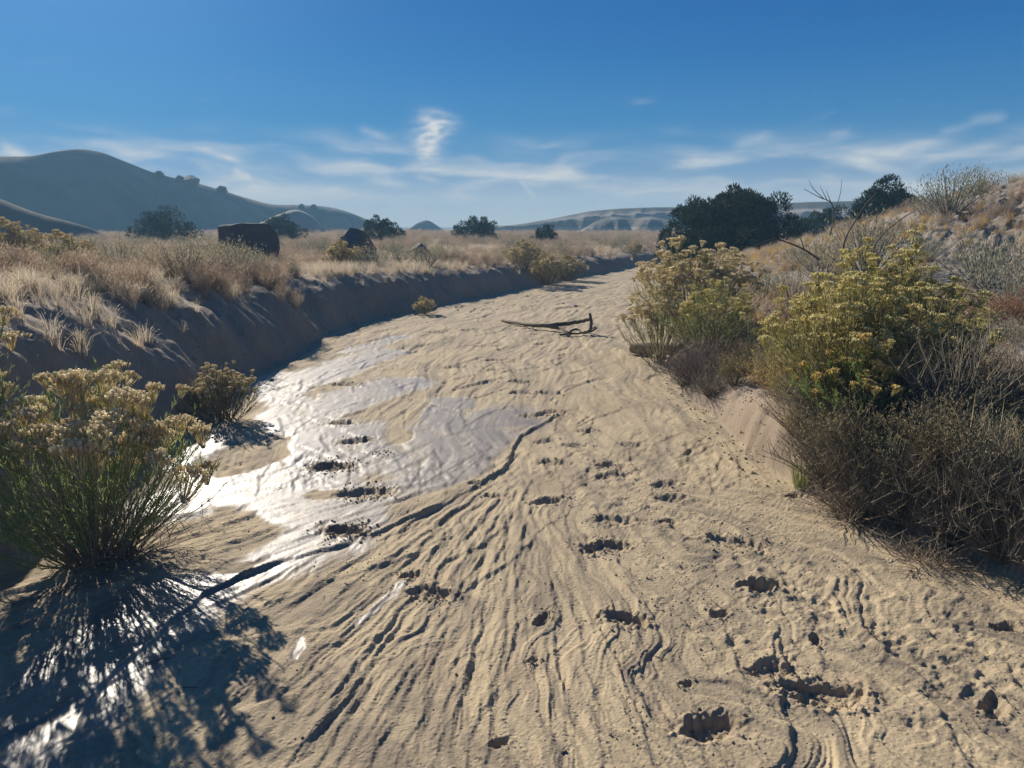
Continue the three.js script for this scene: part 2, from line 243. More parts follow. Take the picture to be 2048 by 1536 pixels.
function plain(x, Z) {
  const r = Math.hypot(x, Z), n = 0.16 * fbm(x * 0.11, Z * 0.11, 3) + 0.3 * fbm(x * 0.03 + 9, Z * 0.03, 3) * smooth(20, 60, r);
  return n + 0.25 * smooth(40, 130, r);
}
const popcorn = (x, Z) => { const q = x * 0.75 - Z * 0.5, p = x * 0.5 + Z * 0.75; return 0.12 * (1 - Math.abs(fbm(q * 0.9, p * 1.5, 4)) * 2) + 0.12 * (1 - Math.abs(fbm(q * 2.2, p * 4.2, 3)) * 2) + 0.06 * (smooth(-0.08, 0.08, noise(q * 1.3, p * 3.1)) - 0.5) + 0.09 * fbm(x * 6, Z * 6, 3); };
function H(x, Z, full = false) {                               // returns height; side: 0 bed, -1 left, 1 right
  const n1 = 0.16 * fbm(x * 0.45 + 2, Z * 0.45, 3) + 0.07 * fbm(x * 1.6, Z * 1.6 + 3, 3);
  const sl = XL(Z) - x + n1 * 1.4, sr = x - XR(Z) + n1;
  let h = sl < 0.3 && sr < 0.3 ? bedRelief(x, Z) : 0.0, side = 0;
  if (sl > 0) {
    side = -1;
    const top = HL(Z), w = 0.6 + 0.38 * top, rill = fbm(Z * 0.9 + x * 0.3, x * 0.5 - Z * 0.2, 4), rr = 1 - Math.abs(noise(Z * 0.75 + 0.4 * noise(x * 2, Z * 2), x * 0.25)) * 2;
    const s = Math.max(0, sl + (rill * 0.38 + (rr - 0.4) * 0.14) * smooth(0, 0.5, sl) * (1 - smooth(1.0, 2.4, sl)));
    const k = 1 - Math.exp(-1.7 * Math.pow(s / w, 1.25));
    h = h * (1 - smooth(0, 0.3, sl)) + top * k + plain(x, Z) * smooth(0.8, 3, sl) + 0.05 * fbm(x * 2.8, Z * 2.8, 4) * smooth(0, 0.3, sl) + 0.022 * fbm(x * 14, Z * 14, 3) * smooth(0, 0.2, sl) + 0.05 * smooth(3, 12, sl);
    h += 0.10 * Math.max(0, fbm(x * 1.3, Z * 1.3 + 30, 3)) * smooth(0.1, 0.7, sl);
  } else if (sr > 0) {
    side = 1;
    const top = HR(Z), w = lerp(0.13, 0.5, smooth(5, 8, Z)), k = 1 - Math.exp(-2.2 * Math.pow(sr / w, 1.3));
    const kn = 2.25 * Math.exp(-(((x - 14) / 6) ** 2) - (((Z - 15.5) / 6.5) ** 2));
    h = h * (1 - smooth(0, 0.3, sr)) + top * k + 0.25 * smooth(0.6, 4, sr) + plain(x, Z) * smooth(1, 4, sr) * 0.7 + kn + popcorn(x, Z) * smooth(0.3, 1.5, kn + 0.25 * smooth(1.5, 3, sr)) * (Z < 24 ? 1 : 0.4) + 0.05 * fbm(x * 3.2, Z * 3.2, 4) * smooth(0, 0.3, sr) + 0.012 * fbm(x * 13, Z * 13, 3) * smooth(0, 0.2, sr);
  }
  return full ? [h, side, sl, sr] : h;
}
function hit(px, py) {                                         // where the ray through a pixel meets the land
  const [u, y, f] = dirOf(px, py); let t = 1;
  for (let k = 0; k < 4000; k++) { if (EYE + y * t < H(u * t, f * t)) break; t *= 1.003; }
  return [u * t, f * t];
}

// ---------------------------------------------------------------- materials for earth
function grainTexture(size, fn) {
  const d = new Uint8Array(size * size * 4);
  for (let j = 0; j < size; j++) for (let i = 0; i < size; i++) { const v = clamp(fn(i, j)) * 255, o = (j * size + i) * 4; d[o] = d[o + 1] = d[o + 2] = v; d[o + 3] = 255; }
  const t = new THREE.DataTexture(d, size, size); t.wrapS = t.wrapT = THREE.RepeatWrapping; t.magFilter = THREE.LinearFilter; t.minFilter = THREE.LinearMipmapLinearFilter; t.generateMipmaps = true; t.needsUpdate = true;
  return t;
}
const grain = (() => {                                          // 1.28 m tile of coarse grains and pits
  const S = 1024, f = new Float32Array(S * S), r = rng(77);
  for (let n = 0; n < 52000; n++) {
    const cx = r() * S, cy = r() * S, R = 1.4 + r() * r() * 4.2, a = (r() < 0.62 ? 1 : -1) * (0.2 + 0.5 * r());
    for (let j = Math.floor(cy - R); j <= cy + R; j++) for (let i = Math.floor(cx - R); i <= cx + R; i++) { const q = ((i - cx) ** 2 + (j - cy) ** 2) / (R * R); if (q < 1) f[((j + S) % S) * S + (i + S) % S] += a * (1 - q) * R / 3; }
  }
  return grainTexture(S, (i, j) => 0.5 + f[j * S + i] * 0.16);
})();
grain.repeat.set(1 / 2.0, 1 / 2.0);
const WX0 = -5, WZ0 = 1, WS = 18, WN = 1536;
const wetMap = (() => {                                         // roughness of the mud: matt when dry, glossy under the water film
  const d = new Uint8Array(WN * WN * 4);
  for (let j = 0; j < WN; j++) for (let i = 0; i < WN; i++) {
    const x = WX0 + (i + 0.5) / WN * WS, Z = WZ0 + (j + 0.5) / WN * WS, w = wetness(x, Z), o = (j * WN + i) * 4;
    d[o] = 255 * w; d[o + 1] = 255 * clamp(0.93 - w * 0.42 + 0.06 * noise(x * 25, Z * 25)); d[o + 2] = 0; d[o + 3] = 255;
  }
  const t = new THREE.DataTexture(d, WN, WN); t.magFilter = THREE.LinearFilter; t.minFilter = THREE.LinearMipmapLinearFilter; t.generateMipmaps = true;
  t.wrapS = t.wrapT = THREE.ClampToEdgeWrapping; t.repeat.set(1 / WS, 1 / WS); t.offset.set(-WX0 / WS, -WZ0 / WS); t.needsUpdate = true;
  return t;
})();
const mudMaterial = new THREE.MeshPhysicalMaterial({ color: 0xffffff, vertexColors: true, roughness: 1, roughnessMap: wetMap, bumpMap: grain, bumpScale: 0.011, clearcoat: 0.55, clearcoatMap: wetMap, clearcoatRoughness: 0.5 });
const wetMaterial = mudMaterial.clone(); wetMaterial.bumpScale = 0.0026;
const dirtMaterial = new THREE.MeshStandardMaterial({ color: 0xffffff, vertexColors: true, roughness: 0.97, bumpMap: grain, bumpScale: 0.008 });

// ---------------------------------------------------------------- ground sheet: wash bed and the land around it
const numbers = new Map();
function numbered(name) { const n = numbers.get(name) ?? 0; numbers.set(name, n + 1); return n ? `${name}_${String(n).padStart(3, '0')}` : name; }
function shade(o) { o.traverse((m) => { if (m.isMesh) { m.castShadow = true; m.receiveShadow = true; } }); return o; }
function add(o, name, label, category, group, kind) {
  o.name = numbered(name); scene.add(shade(o));
  if (kind) o.userData.kind = kind; if (label) o.userData.label = label; if (category) o.userData.category = category; if (group) o.userData.group = group;
  return o;
}
{
  const cols = [], rows = [0.35, 0.7, 1.1, 1.45];
  for (let a = -180; a < -46; a += 2.2) cols.push(a);
  for (let a = -46; a < 46; a += 0.1) cols.push(a);
  for (let a = 46; a < 180; a += 2.2) cols.push(a);
  for (let r = 1.7; r < 60; r += Math.min(0.00118 * r * r, 0.0062 * r)) rows.push(r);
  for (let r = 60; r < 480; r *= 1.035) rows.push(r);
  const nc = cols.length, nr = rows.length, N = nc * nr + 1, pos = new Float32Array(N * 3), col = new Float32Array(N * 3), uv = new Float32Array(N * 2), inBed = new Uint8Array(N), film = new Float32Array(N);
  const put = (o, x, Z) => {
    const [h, side, sl, sr] = H(x, Z, true);
    pos[o * 3] = x; pos[o * 3 + 1] = h; pos[o * 3 + 2] = -Z; uv[o * 2] = x; uv[o * 2 + 1] = Z; inBed[o] = side === 0 && Z < 95 ? 1 : 0;
    const m = fbm(x * 0.9, Z * 0.9, 3), f = noise(x * 9, Z * 9), sp = noise(x * 47, Z * 47);
    let r, g, b;
    if (side === 0) {
      const wet = film[o] = wetness(x, Z), edge = x < 1.6 && Z < 17 ? smooth(0.05, 0.5, wetness(x + 0.12 * noise(x * 4, Z * 4), Z + 0.12 * noise(x * 4 + 9, Z * 4))) : 0, damp = clamp(edge * 0.5 + (0.45 * smooth(0.15, 0.5, fbm(x * 1.4 + 20, Z * 1.1, 4)) + 0.4 * smooth(0.22, 0.34, fbm(x * 1.7 - 31, Z * 1.4, 5))) + sample(churn, x, Z) * 0.4), red = smooth(0.2, 0.55, fbm(x * 0.8 - 13, Z * 0.8, 3)) * 0.5;
      r = 0.43; g = 0.335; b = 0.203;
      const k = (1 + 0.12 * m + 0.12 * f + 0.22 * sp) * (1 - 0.32 * smooth(0.22, 0.5, noise(x * 83, Z * 83)) * smooth(-0.3, 0.3, fbm(x * 1.9, Z * 1.9 + 70, 3))); r *= k; g *= k; b *= k;
      const rib = ribbons(x, Z); r *= 1 - 0.40 * rib; g *= 1 - 0.395 * rib; b *= 1 - 0.34 * rib;
      r = lerp(r, r * 0.68, damp); g = lerp(g, g * 0.65, damp); b = lerp(b, b * 0.68, damp);
      g *= 1 - 0.05 * red; b *= 1 - 0.10 * red;
      r = lerp(r, r * 0.72, wet); g = lerp(g, g * 0.74, wet); b = lerp(b, b * 0.84, wet);
    } else {
      const silt = smooth(-0.2, 0.5, fbm(x * 0.5 + 7, Z * 0.5, 4));
      r = lerp(0.325, 0.295, silt); g = lerp(0.245, 0.225, silt); b = lerp(0.165, 0.155, silt);
      if (side === 1) { const crust = smooth(0.6, 1.4, sr); r = lerp(r * 0.8, 0.235, crust); g = lerp(g * 0.8, 0.195, crust); b = lerp(b * 0.82, 0.15, crust); }
      const k = 1 + 0.12 * m + 0.14 * f + 0.2 * sp; r *= k; g *= k; b *= k;
    }
    col[o * 3] = r; col[o * 3 + 1] = g; col[o * 3 + 2] = b;
  };
  for (let j = 0; j < nr; j++) for (let i = 0; i < nc; i++) { const a = cols[i] * Math.PI / 180; put(j * nc + i, Math.sin(a) * rows[j], Math.cos(a) * rows[j]); }
  put(nc * nr, 0, 0);
  const bed = [], land = [], wetBed = [];
  const tri = (a, b, c) => (inBed[a] + inBed[b] + inBed[c] >= 2 ? (film[a] + film[b] + film[c] > 1.5 ? wetBed : bed) : land).push(a, b, c);
  for (let i = 0; i < nc; i++) { const i2 = (i + 1) % nc; tri(nc * nr, i2, i); for (let j = 0; j < nr - 1; j++) { const a = j * nc + i, b = j * nc + i2, c = a + nc, d = b + nc; tri(a, b, d); tri(a, d, c); } }
  const whole = new THREE.BufferGeometry();
  whole.setAttribute('position', new THREE.BufferAttribute(pos, 3));
  const all = new Uint32Array(bed.length + land.length + wetBed.length); all.set(bed); all.set(land, bed.length); all.set(wetBed, bed.length + land.length);
  whole.setIndex(new THREE.BufferAttribute(all, 1)); whole.computeVertexNormals();
  const nor = whole.getAttribute('normal').array;
  const part = (idx) => {
    const map = new Int32Array(N).fill(-1), p = [], n = [], c = [], u = [], out = new Uint32Array(idx.length);
    idx.forEach((v, k) => { if (map[v] < 0) { map[v] = p.length / 3; for (let q = 0; q < 3; q++) { p.push(pos[v * 3 + q]); n.push(nor[v * 3 + q]); c.push(col[v * 3 + q]); } u.push(uv[v * 2], uv[v * 2 + 1]); } out[k] = map[v]; });
    const g = new THREE.BufferGeometry();
    g.setAttribute('position', new THREE.Float32BufferAttribute(p, 3)); g.setAttribute('normal', new THREE.Float32BufferAttribute(n, 3)); g.setAttribute('color', new THREE.Float32BufferAttribute(c, 3)); g.setAttribute('uv', new THREE.Float32BufferAttribute(u, 2)); g.setIndex(new THREE.BufferAttribute(out, 1));
    return g;
  };
  add(new THREE.Mesh(part(bed), mudMaterial), 'wash_bed', 'tan sandy mud bed of a dry wash with flow lines and footprints', 'wash', null, 'structure');
  add(new THREE.Mesh(part(wetBed), wetMaterial), 'wet_mud', 'smooth wet mud shining under a thin film of water', 'mud', null, 'structure');
  add(new THREE.Mesh(part(land), dirtMaterial), 'terrain', 'dry earth banks and scrub plain on both sides of the wash', 'terrain', null, 'structure');
}

// ---------------------------------------------------------------- far hills
function ridge(name, label, pts, front, back, paint, rough, seed, nu = 240, nv = 70) {
  const crest = pts.map(([px, py, D]) => { const [az, el] = azel(px, py); return [az, D, EYE + Math.tan(el * Math.PI / 180) * D]; });
  const cd = table(crest.map(([a, d]) => [a, d])), cy = table(crest.map(([a, , y]) => [a, y])), a0 = crest[0][0], a1 = crest[crest.length - 1][0];
  const pos = [], col = [], idx = [], foot = -0.4;
  for (let i = 0; i <= nu; i++) for (let j = 0; j <= nv; j++) {
    const u = i / nu, v = j / nv, steep = front, az = lerp(a0, a1, u) * Math.PI / 180, D = cd(az * 180 / Math.PI), yc = cy(az * 180 / Math.PI), arc = az * D, fr = Math.max(1.5, (yc - foot) * steep);
    let t = v < 0.72 ? v / 0.72 : 1 - (v - 0.72) / 0.28;                       // 0 foot .. 1 crest
    const dist = v < 0.72 ? D - fr * (1 - t) : D + back * (1 - t);
    const g = 1 - Math.abs(fbm(arc * rough[0] + seed, dist * rough[0] * 0.35, 4)) * 2, g2 = fbm(arc * rough[0] * 3 + seed, dist * rough[0] * 2, 4);
    const s = v < 0.72 ? rough[2](t) : t * t * (3 - 2 * t), fade = t * (1 - t) * 4;
    const dd = dist - (g * rough[1] * 1.5 + g2 * rough[1] * 0.6) * fade, y = lerp(foot, yc, s) + (g * rough[1] * 0.5 + g2 * rough[1] * 0.25) * fade * 0.7;
    pos.push(Math.sin(az) * dd, y, -Math.cos(az) * dd);
    col.push(...paint(y, arc, dd, s, g2));
  }
  for (let i = 0; i < nu; i++) for (let j = 0; j < nv; j++) { const a = i * (nv + 1) + j, b = a + nv + 1; idx.push(a, b, b + 1, a, b + 1, a + 1); }
  const g = new THREE.BufferGeometry();
  g.setAttribute('position', new THREE.Float32BufferAttribute(pos, 3)); g.setAttribute('color', new THREE.Float32BufferAttribute(col, 3)); g.setIndex(idx); g.computeVertexNormals();
  return add(new THREE.Mesh(g, new THREE.MeshStandardMaterial({ vertexColors: true, roughness: 0.98, side: THREE.DoubleSide })), name, label, 'hill', null, 'structure');
}
const scrubHill = (y, a, d, s, n) => { const v = smooth(-0.2, 0.4, fbm(a * 0.09, d * 0.2, 5)), k = 1 + 0.5 * n; return [lerp(0.14, 0.045, v) * k, lerp(0.115, 0.045, v) * k, lerp(0.085, 0.03, v) * k]; };
const clayHill = (y, a, d, s, n) => { const k = 1 + 0.2 * n; return [0.36 * k, 0.32 * k, 0.26 * k]; };
const strata = (y, a, d, s, n) => {
  const q = y + 0.8 * fbm(a * 0.02, 3, 3), band = smooth(-0.15, 0.25, Math.sin(q * 1.9) + 0.6 * Math.sin(q * 4.3 + 1)), top = smooth(0.8, 0.97, s), k = 1 + 0.3 * n;
  return [lerp(lerp(0.10, 0.27, band), 0.08, top) * k, lerp(lerp(0.085, 0.23, band), 0.07, top) * k, lerp(lerp(0.075, 0.19, band), 0.045, top) * k];
};
const dome = (t) => Math.pow(Math.sin(t * Math.PI / 2), 0.95), slope = (t) => lerp(t * t * (3 - 2 * t), t, 0.8), cliff = (t) => clamp(0.25 * smooth(0, 0.35, t) + 0.35 * smooth(0.35, 0.55, t) + 0.15 * t + 0.25 * smooth(0.75, 0.98, t));
ridge('hill', 'high rounded hill with smooth crest and boulders below its ridge', [[-420, 330, 150], [-200, 318, 152], [0, 312, 155], [60, 311, 155], [110, 302, 156], [160, 297, 157], [200, 303, 158], [250, 322, 158], [310, 345, 160], [380, 362, 160], [440, 379, 160], [500, 398, 162], [540, 408, 164], [600, 410, 168], [650, 413, 170], [690, 422, 171], [720, 433, 172], [760, 450, 172], [800, 464, 172]], 1.05, 40, scrubHill, [0.05, 1.7, slope], 3);
ridge('hill', 'low spur with a sharp sunlit edge in front of the high hill', [[-420, 350, 66], [-150, 372, 68], [0, 398, 70], [30, 410, 70], [80, 428, 70], [130, 441, 70], [180, 456, 70], [215, 470, 70]], 1.1, 14, scrubHill, [0.1, 0.6, slope], 8, 160, 50);
ridge('hill', 'pale bare clay dome at the right foot of the high hill', [[470, 474, 95], [520, 446, 96], [560, 428, 97], [595, 420, 98], [625, 434, 98], [650, 458, 98], [668, 476, 98]], 1.1, 14, clayHill, [0.1, 0.4, dome], 12, 90, 46);
ridge('hill', 'small dark butte standing alone on the horizon', [[806, 468, 190], [822, 455, 190], [832, 448, 190], [845, 442, 190], [856, 441, 190], [868, 447, 190], [880, 455, 190], [897, 468, 190]], 1.0, 16, scrubHill, [0.08, 0.4, dome], 15, 70, 40);
ridge('mesa', 'long dark mesa with banded grey badland slopes', [[930, 466, 163], [985, 456, 160], [1040, 450, 157], [1090, 441, 155], [1140, 431, 152], [1190, 422, 149], [1240, 418, 147], [1330, 415, 146], [1400, 417, 145], [1500, 413, 142], [1600, 405, 138], [1680, 403, 136], [1850, 398, 133], [2048, 392, 130], [2400, 385, 127]], 1.25, 40, strata, [0.05, 2.2, cliff], 21, 420, 80);
ridge('hill', 'eroded grey clay lobes below the banded mesa', [[1130, 470, 118], [1165, 460, 120], [1195, 442, 121], [1225, 434, 122], [1260, 437, 122], [1300, 434, 121], [1335, 440, 120], [1370, 452, 118], [1410, 468, 117]], 1.5, 20, strata, [0.09, 1.6, slope], 27, 160, 60);

// ---------------------------------------------------------------- plant building blocks
class Shape {
  constructor() { this.p = []; this.c = []; this.i = []; }
  v(x, y, z, c) { this.p.push(x, y, z); this.c.push(c[0], c[1], c[2]); return this.p.length / 3 - 1; }
  tube(pts, r0, r1, c, sides = 3, c2 = c) {
    const n = pts.length, base = this.p.length / 3, d = V(), s = V(), t = V(), up = V(0.31, 0.2, 0.93);
    for (let k = 0; k < n; k++) {
      d.copy(pts[Math.min(n - 1, k + 1)]).sub(pts[Math.max(0, k - 1)]).normalize(); s.crossVectors(d, up).normalize(); t.crossVectors(d, s);
      const f = k / (n - 1), r = lerp(r0, r1, f), cc = [lerp(c[0], c2[0], f), lerp(c[1], c2[1], f), lerp(c[2], c2[2], f)];
      for (let q = 0; q < sides; q++) { const a = q / sides * Math.PI * 2, ca = Math.cos(a) * r, sa = Math.sin(a) * r; this.v(pts[k].x + s.x * ca + t.x * sa, pts[k].y + s.y * ca + t.y * sa, pts[k].z + s.z * ca + t.z * sa, cc); }
    }
    for (let k = 0; k < n - 1; k++) for (let q = 0; q < sides; q++) { const a = base + k * sides + q, b = base + k * sides + (q + 1) % sides; this.i.push(a, a + sides, b, b, a + sides, b + sides); }
  }
  blade(pts, w, c, side, c2 = c) {
    const n = pts.length, base = this.p.length / 3;
    for (let k = 0; k < n; k++) { const f = k / (n - 1), ww = w * (1 - f * f) * 0.5 + 0.0002, cc = [lerp(c[0], c2[0], f), lerp(c[1], c2[1], f), lerp(c[2], c2[2], f)]; this.v(pts[k].x - side.x * ww, pts[k].y - side.y * ww, pts[k].z - side.z * ww, cc); this.v(pts[k].x + side.x * ww, pts[k].y + side.y * ww, pts[k].z + side.z * ww, cc); }
    for (let k = 0; k < n - 1; k++) { const a = base + k * 2; this.i.push(a, a + 1, a + 3, a, a + 3, a + 2); }
  }
  leaf(p, d, len, w, c, r) {
    const s = V(r() - 0.5, r() - 0.5, r() - 0.5).cross(d).normalize().multiplyScalar(w / 2), m = d.clone().multiplyScalar(len * 0.45).add(p), e = d.clone().multiplyScalar(len).add(p);
    const a = this.v(p.x, p.y, p.z, c), b = this.v(m.x + s.x, m.y + s.y, m.z + s.z, c), f = this.v(e.x, e.y, e.z, c), g = this.v(m.x - s.x, m.y - s.y, m.z - s.z, c);
    this.i.push(a, b, f, a, f, g);
  }
  geometry() {
    const g = new THREE.BufferGeometry();
    g.setAttribute('position', new THREE.Float32BufferAttribute(this.p, 3)); g.setAttribute('color', new THREE.Float32BufferAttribute(this.c, 3)); g.setIndex(this.p.length / 3 > 65000 ? new THREE.Uint32BufferAttribute(this.i, 1) : this.i); g.computeVertexNormals();
    return g;
  }
}
const M = {
  wood: new THREE.MeshStandardMaterial({ vertexColors: true, roughness: 0.92, side: THREE.DoubleSide }),
  leaf: new THREE.MeshPhysicalMaterial({ vertexColors: true, roughness: 1, transmission: 0.5, thickness: 0, side: THREE.DoubleSide, specularIntensity: 0.4 }),
  dry: new THREE.MeshPhysicalMaterial({ vertexColors: true, roughness: 1, transmission: 0.58, thickness: 0, side: THREE.DoubleSide, specularIntensity: 0.5 }),
  flower: new THREE.MeshPhysicalMaterial({ vertexColors: true, roughness: 1, transmission: 0.55, thickness: 0, side: THREE.DoubleSide, specularIntensity: 0.3 }),
  needle: new THREE.MeshPhysicalMaterial({ vertexColors: true, roughness: 1, transmission: 0.12, thickness: 0, side: THREE.DoubleSide, specularIntensity: 0.12 }),
};
const tint = (c, r, a = 0.2) => { const k = 1 + (r() - 0.5) * 2 * a; return [c[0] * k, c[1] * k * (1 + (r() - 0.5) * 0.08), c[2] * k]; };
const part = (name, shape, material, parent, kind) => { const m = new THREE.Mesh(shape.isBufferGeometry ? shape : shape.geometry(), material); m.name = name; if (kind) m.userData.kind = kind; parent.add(m); return m; };
function curve(a, b, c, n) { const o = []; for (let k = 0; k <= n; k++) { const t = k / n, u = 1 - t; o.push(V(u * u * a.x + 2 * u * t * b.x + t * t * c.x, u * u * a.y + 2 * u * t * b.y + t * t * c.y, u * u * a.z + 2 * u * t * b.z + t * t * c.z)); } return o; }
const onCurve = (pts, t) => { const f = t * (pts.length - 1), i = Math.min(pts.length - 2, Math.floor(f)); return pts[i].clone().lerp(pts[i + 1], f - i); };

// domed flower clusters, unit radius, three looks
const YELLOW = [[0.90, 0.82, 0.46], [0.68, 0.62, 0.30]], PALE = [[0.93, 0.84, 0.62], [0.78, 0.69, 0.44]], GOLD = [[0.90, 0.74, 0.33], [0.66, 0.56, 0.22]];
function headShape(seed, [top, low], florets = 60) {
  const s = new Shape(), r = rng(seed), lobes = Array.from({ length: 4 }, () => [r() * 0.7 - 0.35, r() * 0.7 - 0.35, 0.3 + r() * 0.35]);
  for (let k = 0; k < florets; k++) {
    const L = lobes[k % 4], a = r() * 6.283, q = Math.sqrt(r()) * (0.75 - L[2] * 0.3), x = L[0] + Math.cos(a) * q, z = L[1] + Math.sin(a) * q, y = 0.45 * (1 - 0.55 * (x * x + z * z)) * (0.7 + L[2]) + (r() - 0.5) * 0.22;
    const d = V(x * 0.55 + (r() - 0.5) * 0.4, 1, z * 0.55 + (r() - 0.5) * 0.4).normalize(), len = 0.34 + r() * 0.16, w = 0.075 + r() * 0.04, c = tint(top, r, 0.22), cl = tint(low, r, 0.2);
    const e = V(x, y, z).addScaledVector(d, len), sx = V(1, 0.1, 0.2).cross(d).normalize(), sz = sx.clone().cross(d), b = s.v(x, y, z, cl), t = [];
    for (let m = 0; m < 3; m++) { const g = m * 2.094 + k; t.push(s.v(e.x + (sx.x * Math.cos(g) + sz.x * Math.sin(g)) * w, e.y + (sx.y * Math.cos(g) + sz.y * Math.sin(g)) * w, e.z + (sx.z * Math.cos(g) + sz.z * Math.sin(g)) * w, c)); }
    s.i.push(b, t[0], t[1], b, t[1], t[2], b, t[2], t[0], t[0], t[2], t[1]);
    if (k % 3 === 0) s.tube([V(x * 0.15, -0.75, z * 0.15), V(x * 0.6, -0.2, z * 0.6), V(x, y, z)], 0.03, 0.018, tint(low, r), 3);
  }
  return s;
}
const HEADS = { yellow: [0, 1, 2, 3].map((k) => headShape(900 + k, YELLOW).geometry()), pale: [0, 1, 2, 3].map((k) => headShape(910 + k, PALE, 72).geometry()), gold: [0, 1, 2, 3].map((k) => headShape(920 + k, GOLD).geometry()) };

function rabbitbrush(o) {
  const { R, H: h, seed, stems = 34, look = 'yellow', head = 0.045, singles = true, green = [0.20, 0.22, 0.085], dry = [0.27, 0.22, 0.15], leaves = 26, flowers = 0.75, low = 0.35, flat = 0.5, lean = [0, 0] } = o;
  const g = new THREE.Group(), r = rng(seed), wood = new Shape(), lf = new Shape(), spots = [];
  for (let i = 0; i < stems; i++) {
    const a = i * 2.39996 + r() * 0.6, q = Math.sqrt((i + 0.5) / stems), rad = R * q * (0.85 + 0.3 * r()), top = h * (1 - flat * q * q) * (0.78 + 0.3 * r());
    const P0 = V(Math.cos(a) * 0.05 * R + (r() - 0.5) * 0.08, -0.04, Math.sin(a) * 0.05 * R + (r() - 0.5) * 0.08), P2 = V(Math.cos(a) * rad + lean[0] * top, top, Math.sin(a) * rad + lean[1] * top), P1 = V(P2.x * lerp(0.35, 0.6, q), top * lerp(0.6, 0.32, q), P2.z * lerp(0.35, 0.6, q));
    const main = curve(P0, P1, P2, 7).map((p, k) => p.add(V((r() - 0.5) * 0.02, (r() - 0.5) * 0.015, (r() - 0.5) * 0.02)));
    wood.tube(main, 0.0055 + 0.003 * r(), 0.0022, tint(dry, r), 3, tint(green, r));
    const nb = 4 + Math.floor(r() * 3);
    for (let b = 0; b < nb; b++) {
      const t0 = lerp(low, 0.85, r()), S = onCurve(main, t0), spread = 0.16 * R + 0.05, up = (1 - t0) * 0.5 * top + 0.05 + r() * 0.07;
      const E = b === 0 ? P2.clone() : V(lerp(S.x, P2.x, 0.75) + (r() - 0.5) * 2 * spread, S.y + up, lerp(S.z, P2.z, 0.75) + (r() - 0.5) * 2 * spread);
      const bl = curve(S, V(lerp(S.x, E.x, 0.65), lerp(S.y, E.y, 0.35), lerp(S.z, E.z, 0.65)), E, 4);
      wood.tube(bl, 0.0026, 0.0014, tint(green, r), 3);
      for (let k = 0; k < leaves; k++) {
        const t = 0.12 + 0.86 * r(), p = onCurve(bl, t), d = onCurve(bl, Math.min(1, t + 0.1)).sub(p).normalize().add(V(r() - 0.5, (r() - 0.35) * 0.8, r() - 0.5).multiplyScalar(1.5)).normalize();
        lf.leaf(p, d, 0.024 + 0.03 * r(), 0.0032 + 0.0018 * r(), tint(green, r, 0.35), r);
      }
      if (r() < flowers && (E.y > 0.58 * h || r() < 0.12)) spots.push([E, V((r() - 0.5) * 0.5 + (E.x - P0.x) * 0.35, 1, (r() - 0.5) * 0.5 + (E.z - P0.z) * 0.35).normalize(), head * (0.55 + 0.85 * r())]);
    }
    for (let k = 0; k < 3; k++) { // bare grey twigs low down
      const S = onCurve(main, 0.1 + 0.45 * r()), E = S.clone().add(V((r() - 0.5) * 0.5 * R, 0.04 + r() * 0.2 * h, (r() - 0.5) * 0.5 * R));
      wood.tube(curve(S, S.clone().lerp(E, 0.5).add(V(0, -0.02, 0)), E, 3), 0.0024, 0.001, tint(dry, r), 3);
    }
  }
  part('stems', wood, M.wood, g); part('leaves', lf, M.leaf, g, 'stuff');
  const up = V(0, 1, 0), set = HEADS[look];
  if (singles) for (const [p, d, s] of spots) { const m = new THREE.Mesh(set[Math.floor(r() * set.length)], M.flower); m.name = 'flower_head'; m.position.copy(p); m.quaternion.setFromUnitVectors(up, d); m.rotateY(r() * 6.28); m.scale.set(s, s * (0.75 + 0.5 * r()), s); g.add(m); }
  else {
    const mx = new THREE.Matrix4(), q = new THREE.Quaternion(), list = spots.map(([p, d, s]) => set[Math.floor(r() * set.length)].clone().applyMatrix4(mx.compose(p, q.setFromUnitVectors(up, d), V(s, s, s))));
    part('flower_heads', mergeGeometries(list), M.flower, g, 'stuff');
  }
  return g;
}
function sagebrush(o) {
  const { R, H: h, seed, n = 1500, c = [0.21, 0.21, 0.14], twigs = 40, size = 0.035, tops = null } = o, g = new THREE.Group(), r = rng(seed), wood = new Shape(), lf = new Shape();
  for (let i = 0; i < twigs; i++) {
    const a = i * 2.4 + r(), q = Math.sqrt((i + 0.5) / twigs), P2 = V(Math.cos(a) * R * q, h * (1 - 0.45 * q * q) * (0.75 + 0.3 * r()), Math.sin(a) * R * q), main = curve(V((r() - 0.5) * 0.1, -0.04, (r() - 0.5) * 0.1), V(P2.x * 0.55, P2.y * 0.4, P2.z * 0.55), P2, 5);
    wood.tube(main, 0.007, 0.002, tint([0.2, 0.17, 0.13], r), 3);
    for (let k = 0; k < n / twigs; k++) {
      const t = Math.pow(r(), 0.55), p = onCurve(main, lerp(0.25, 1, t)).add(V((r() - 0.5) * 0.32 * R, (r() - 0.4) * 0.22 * h, (r() - 0.5) * 0.32 * R));
      const cc = tops && t > 0.75 && r() < 0.5 ? tops : c;
      lf.leaf(p, V(r() - 0.5, 0.35 + r() * 0.7, r() - 0.5).normalize(), size * (0.6 + r()), size * 0.28, tint(cc, r, 0.3), r);
    }
  }
  part('stems', wood, M.wood, g); part('leaves', lf, M.leaf, g, 'stuff');
  return g;
}
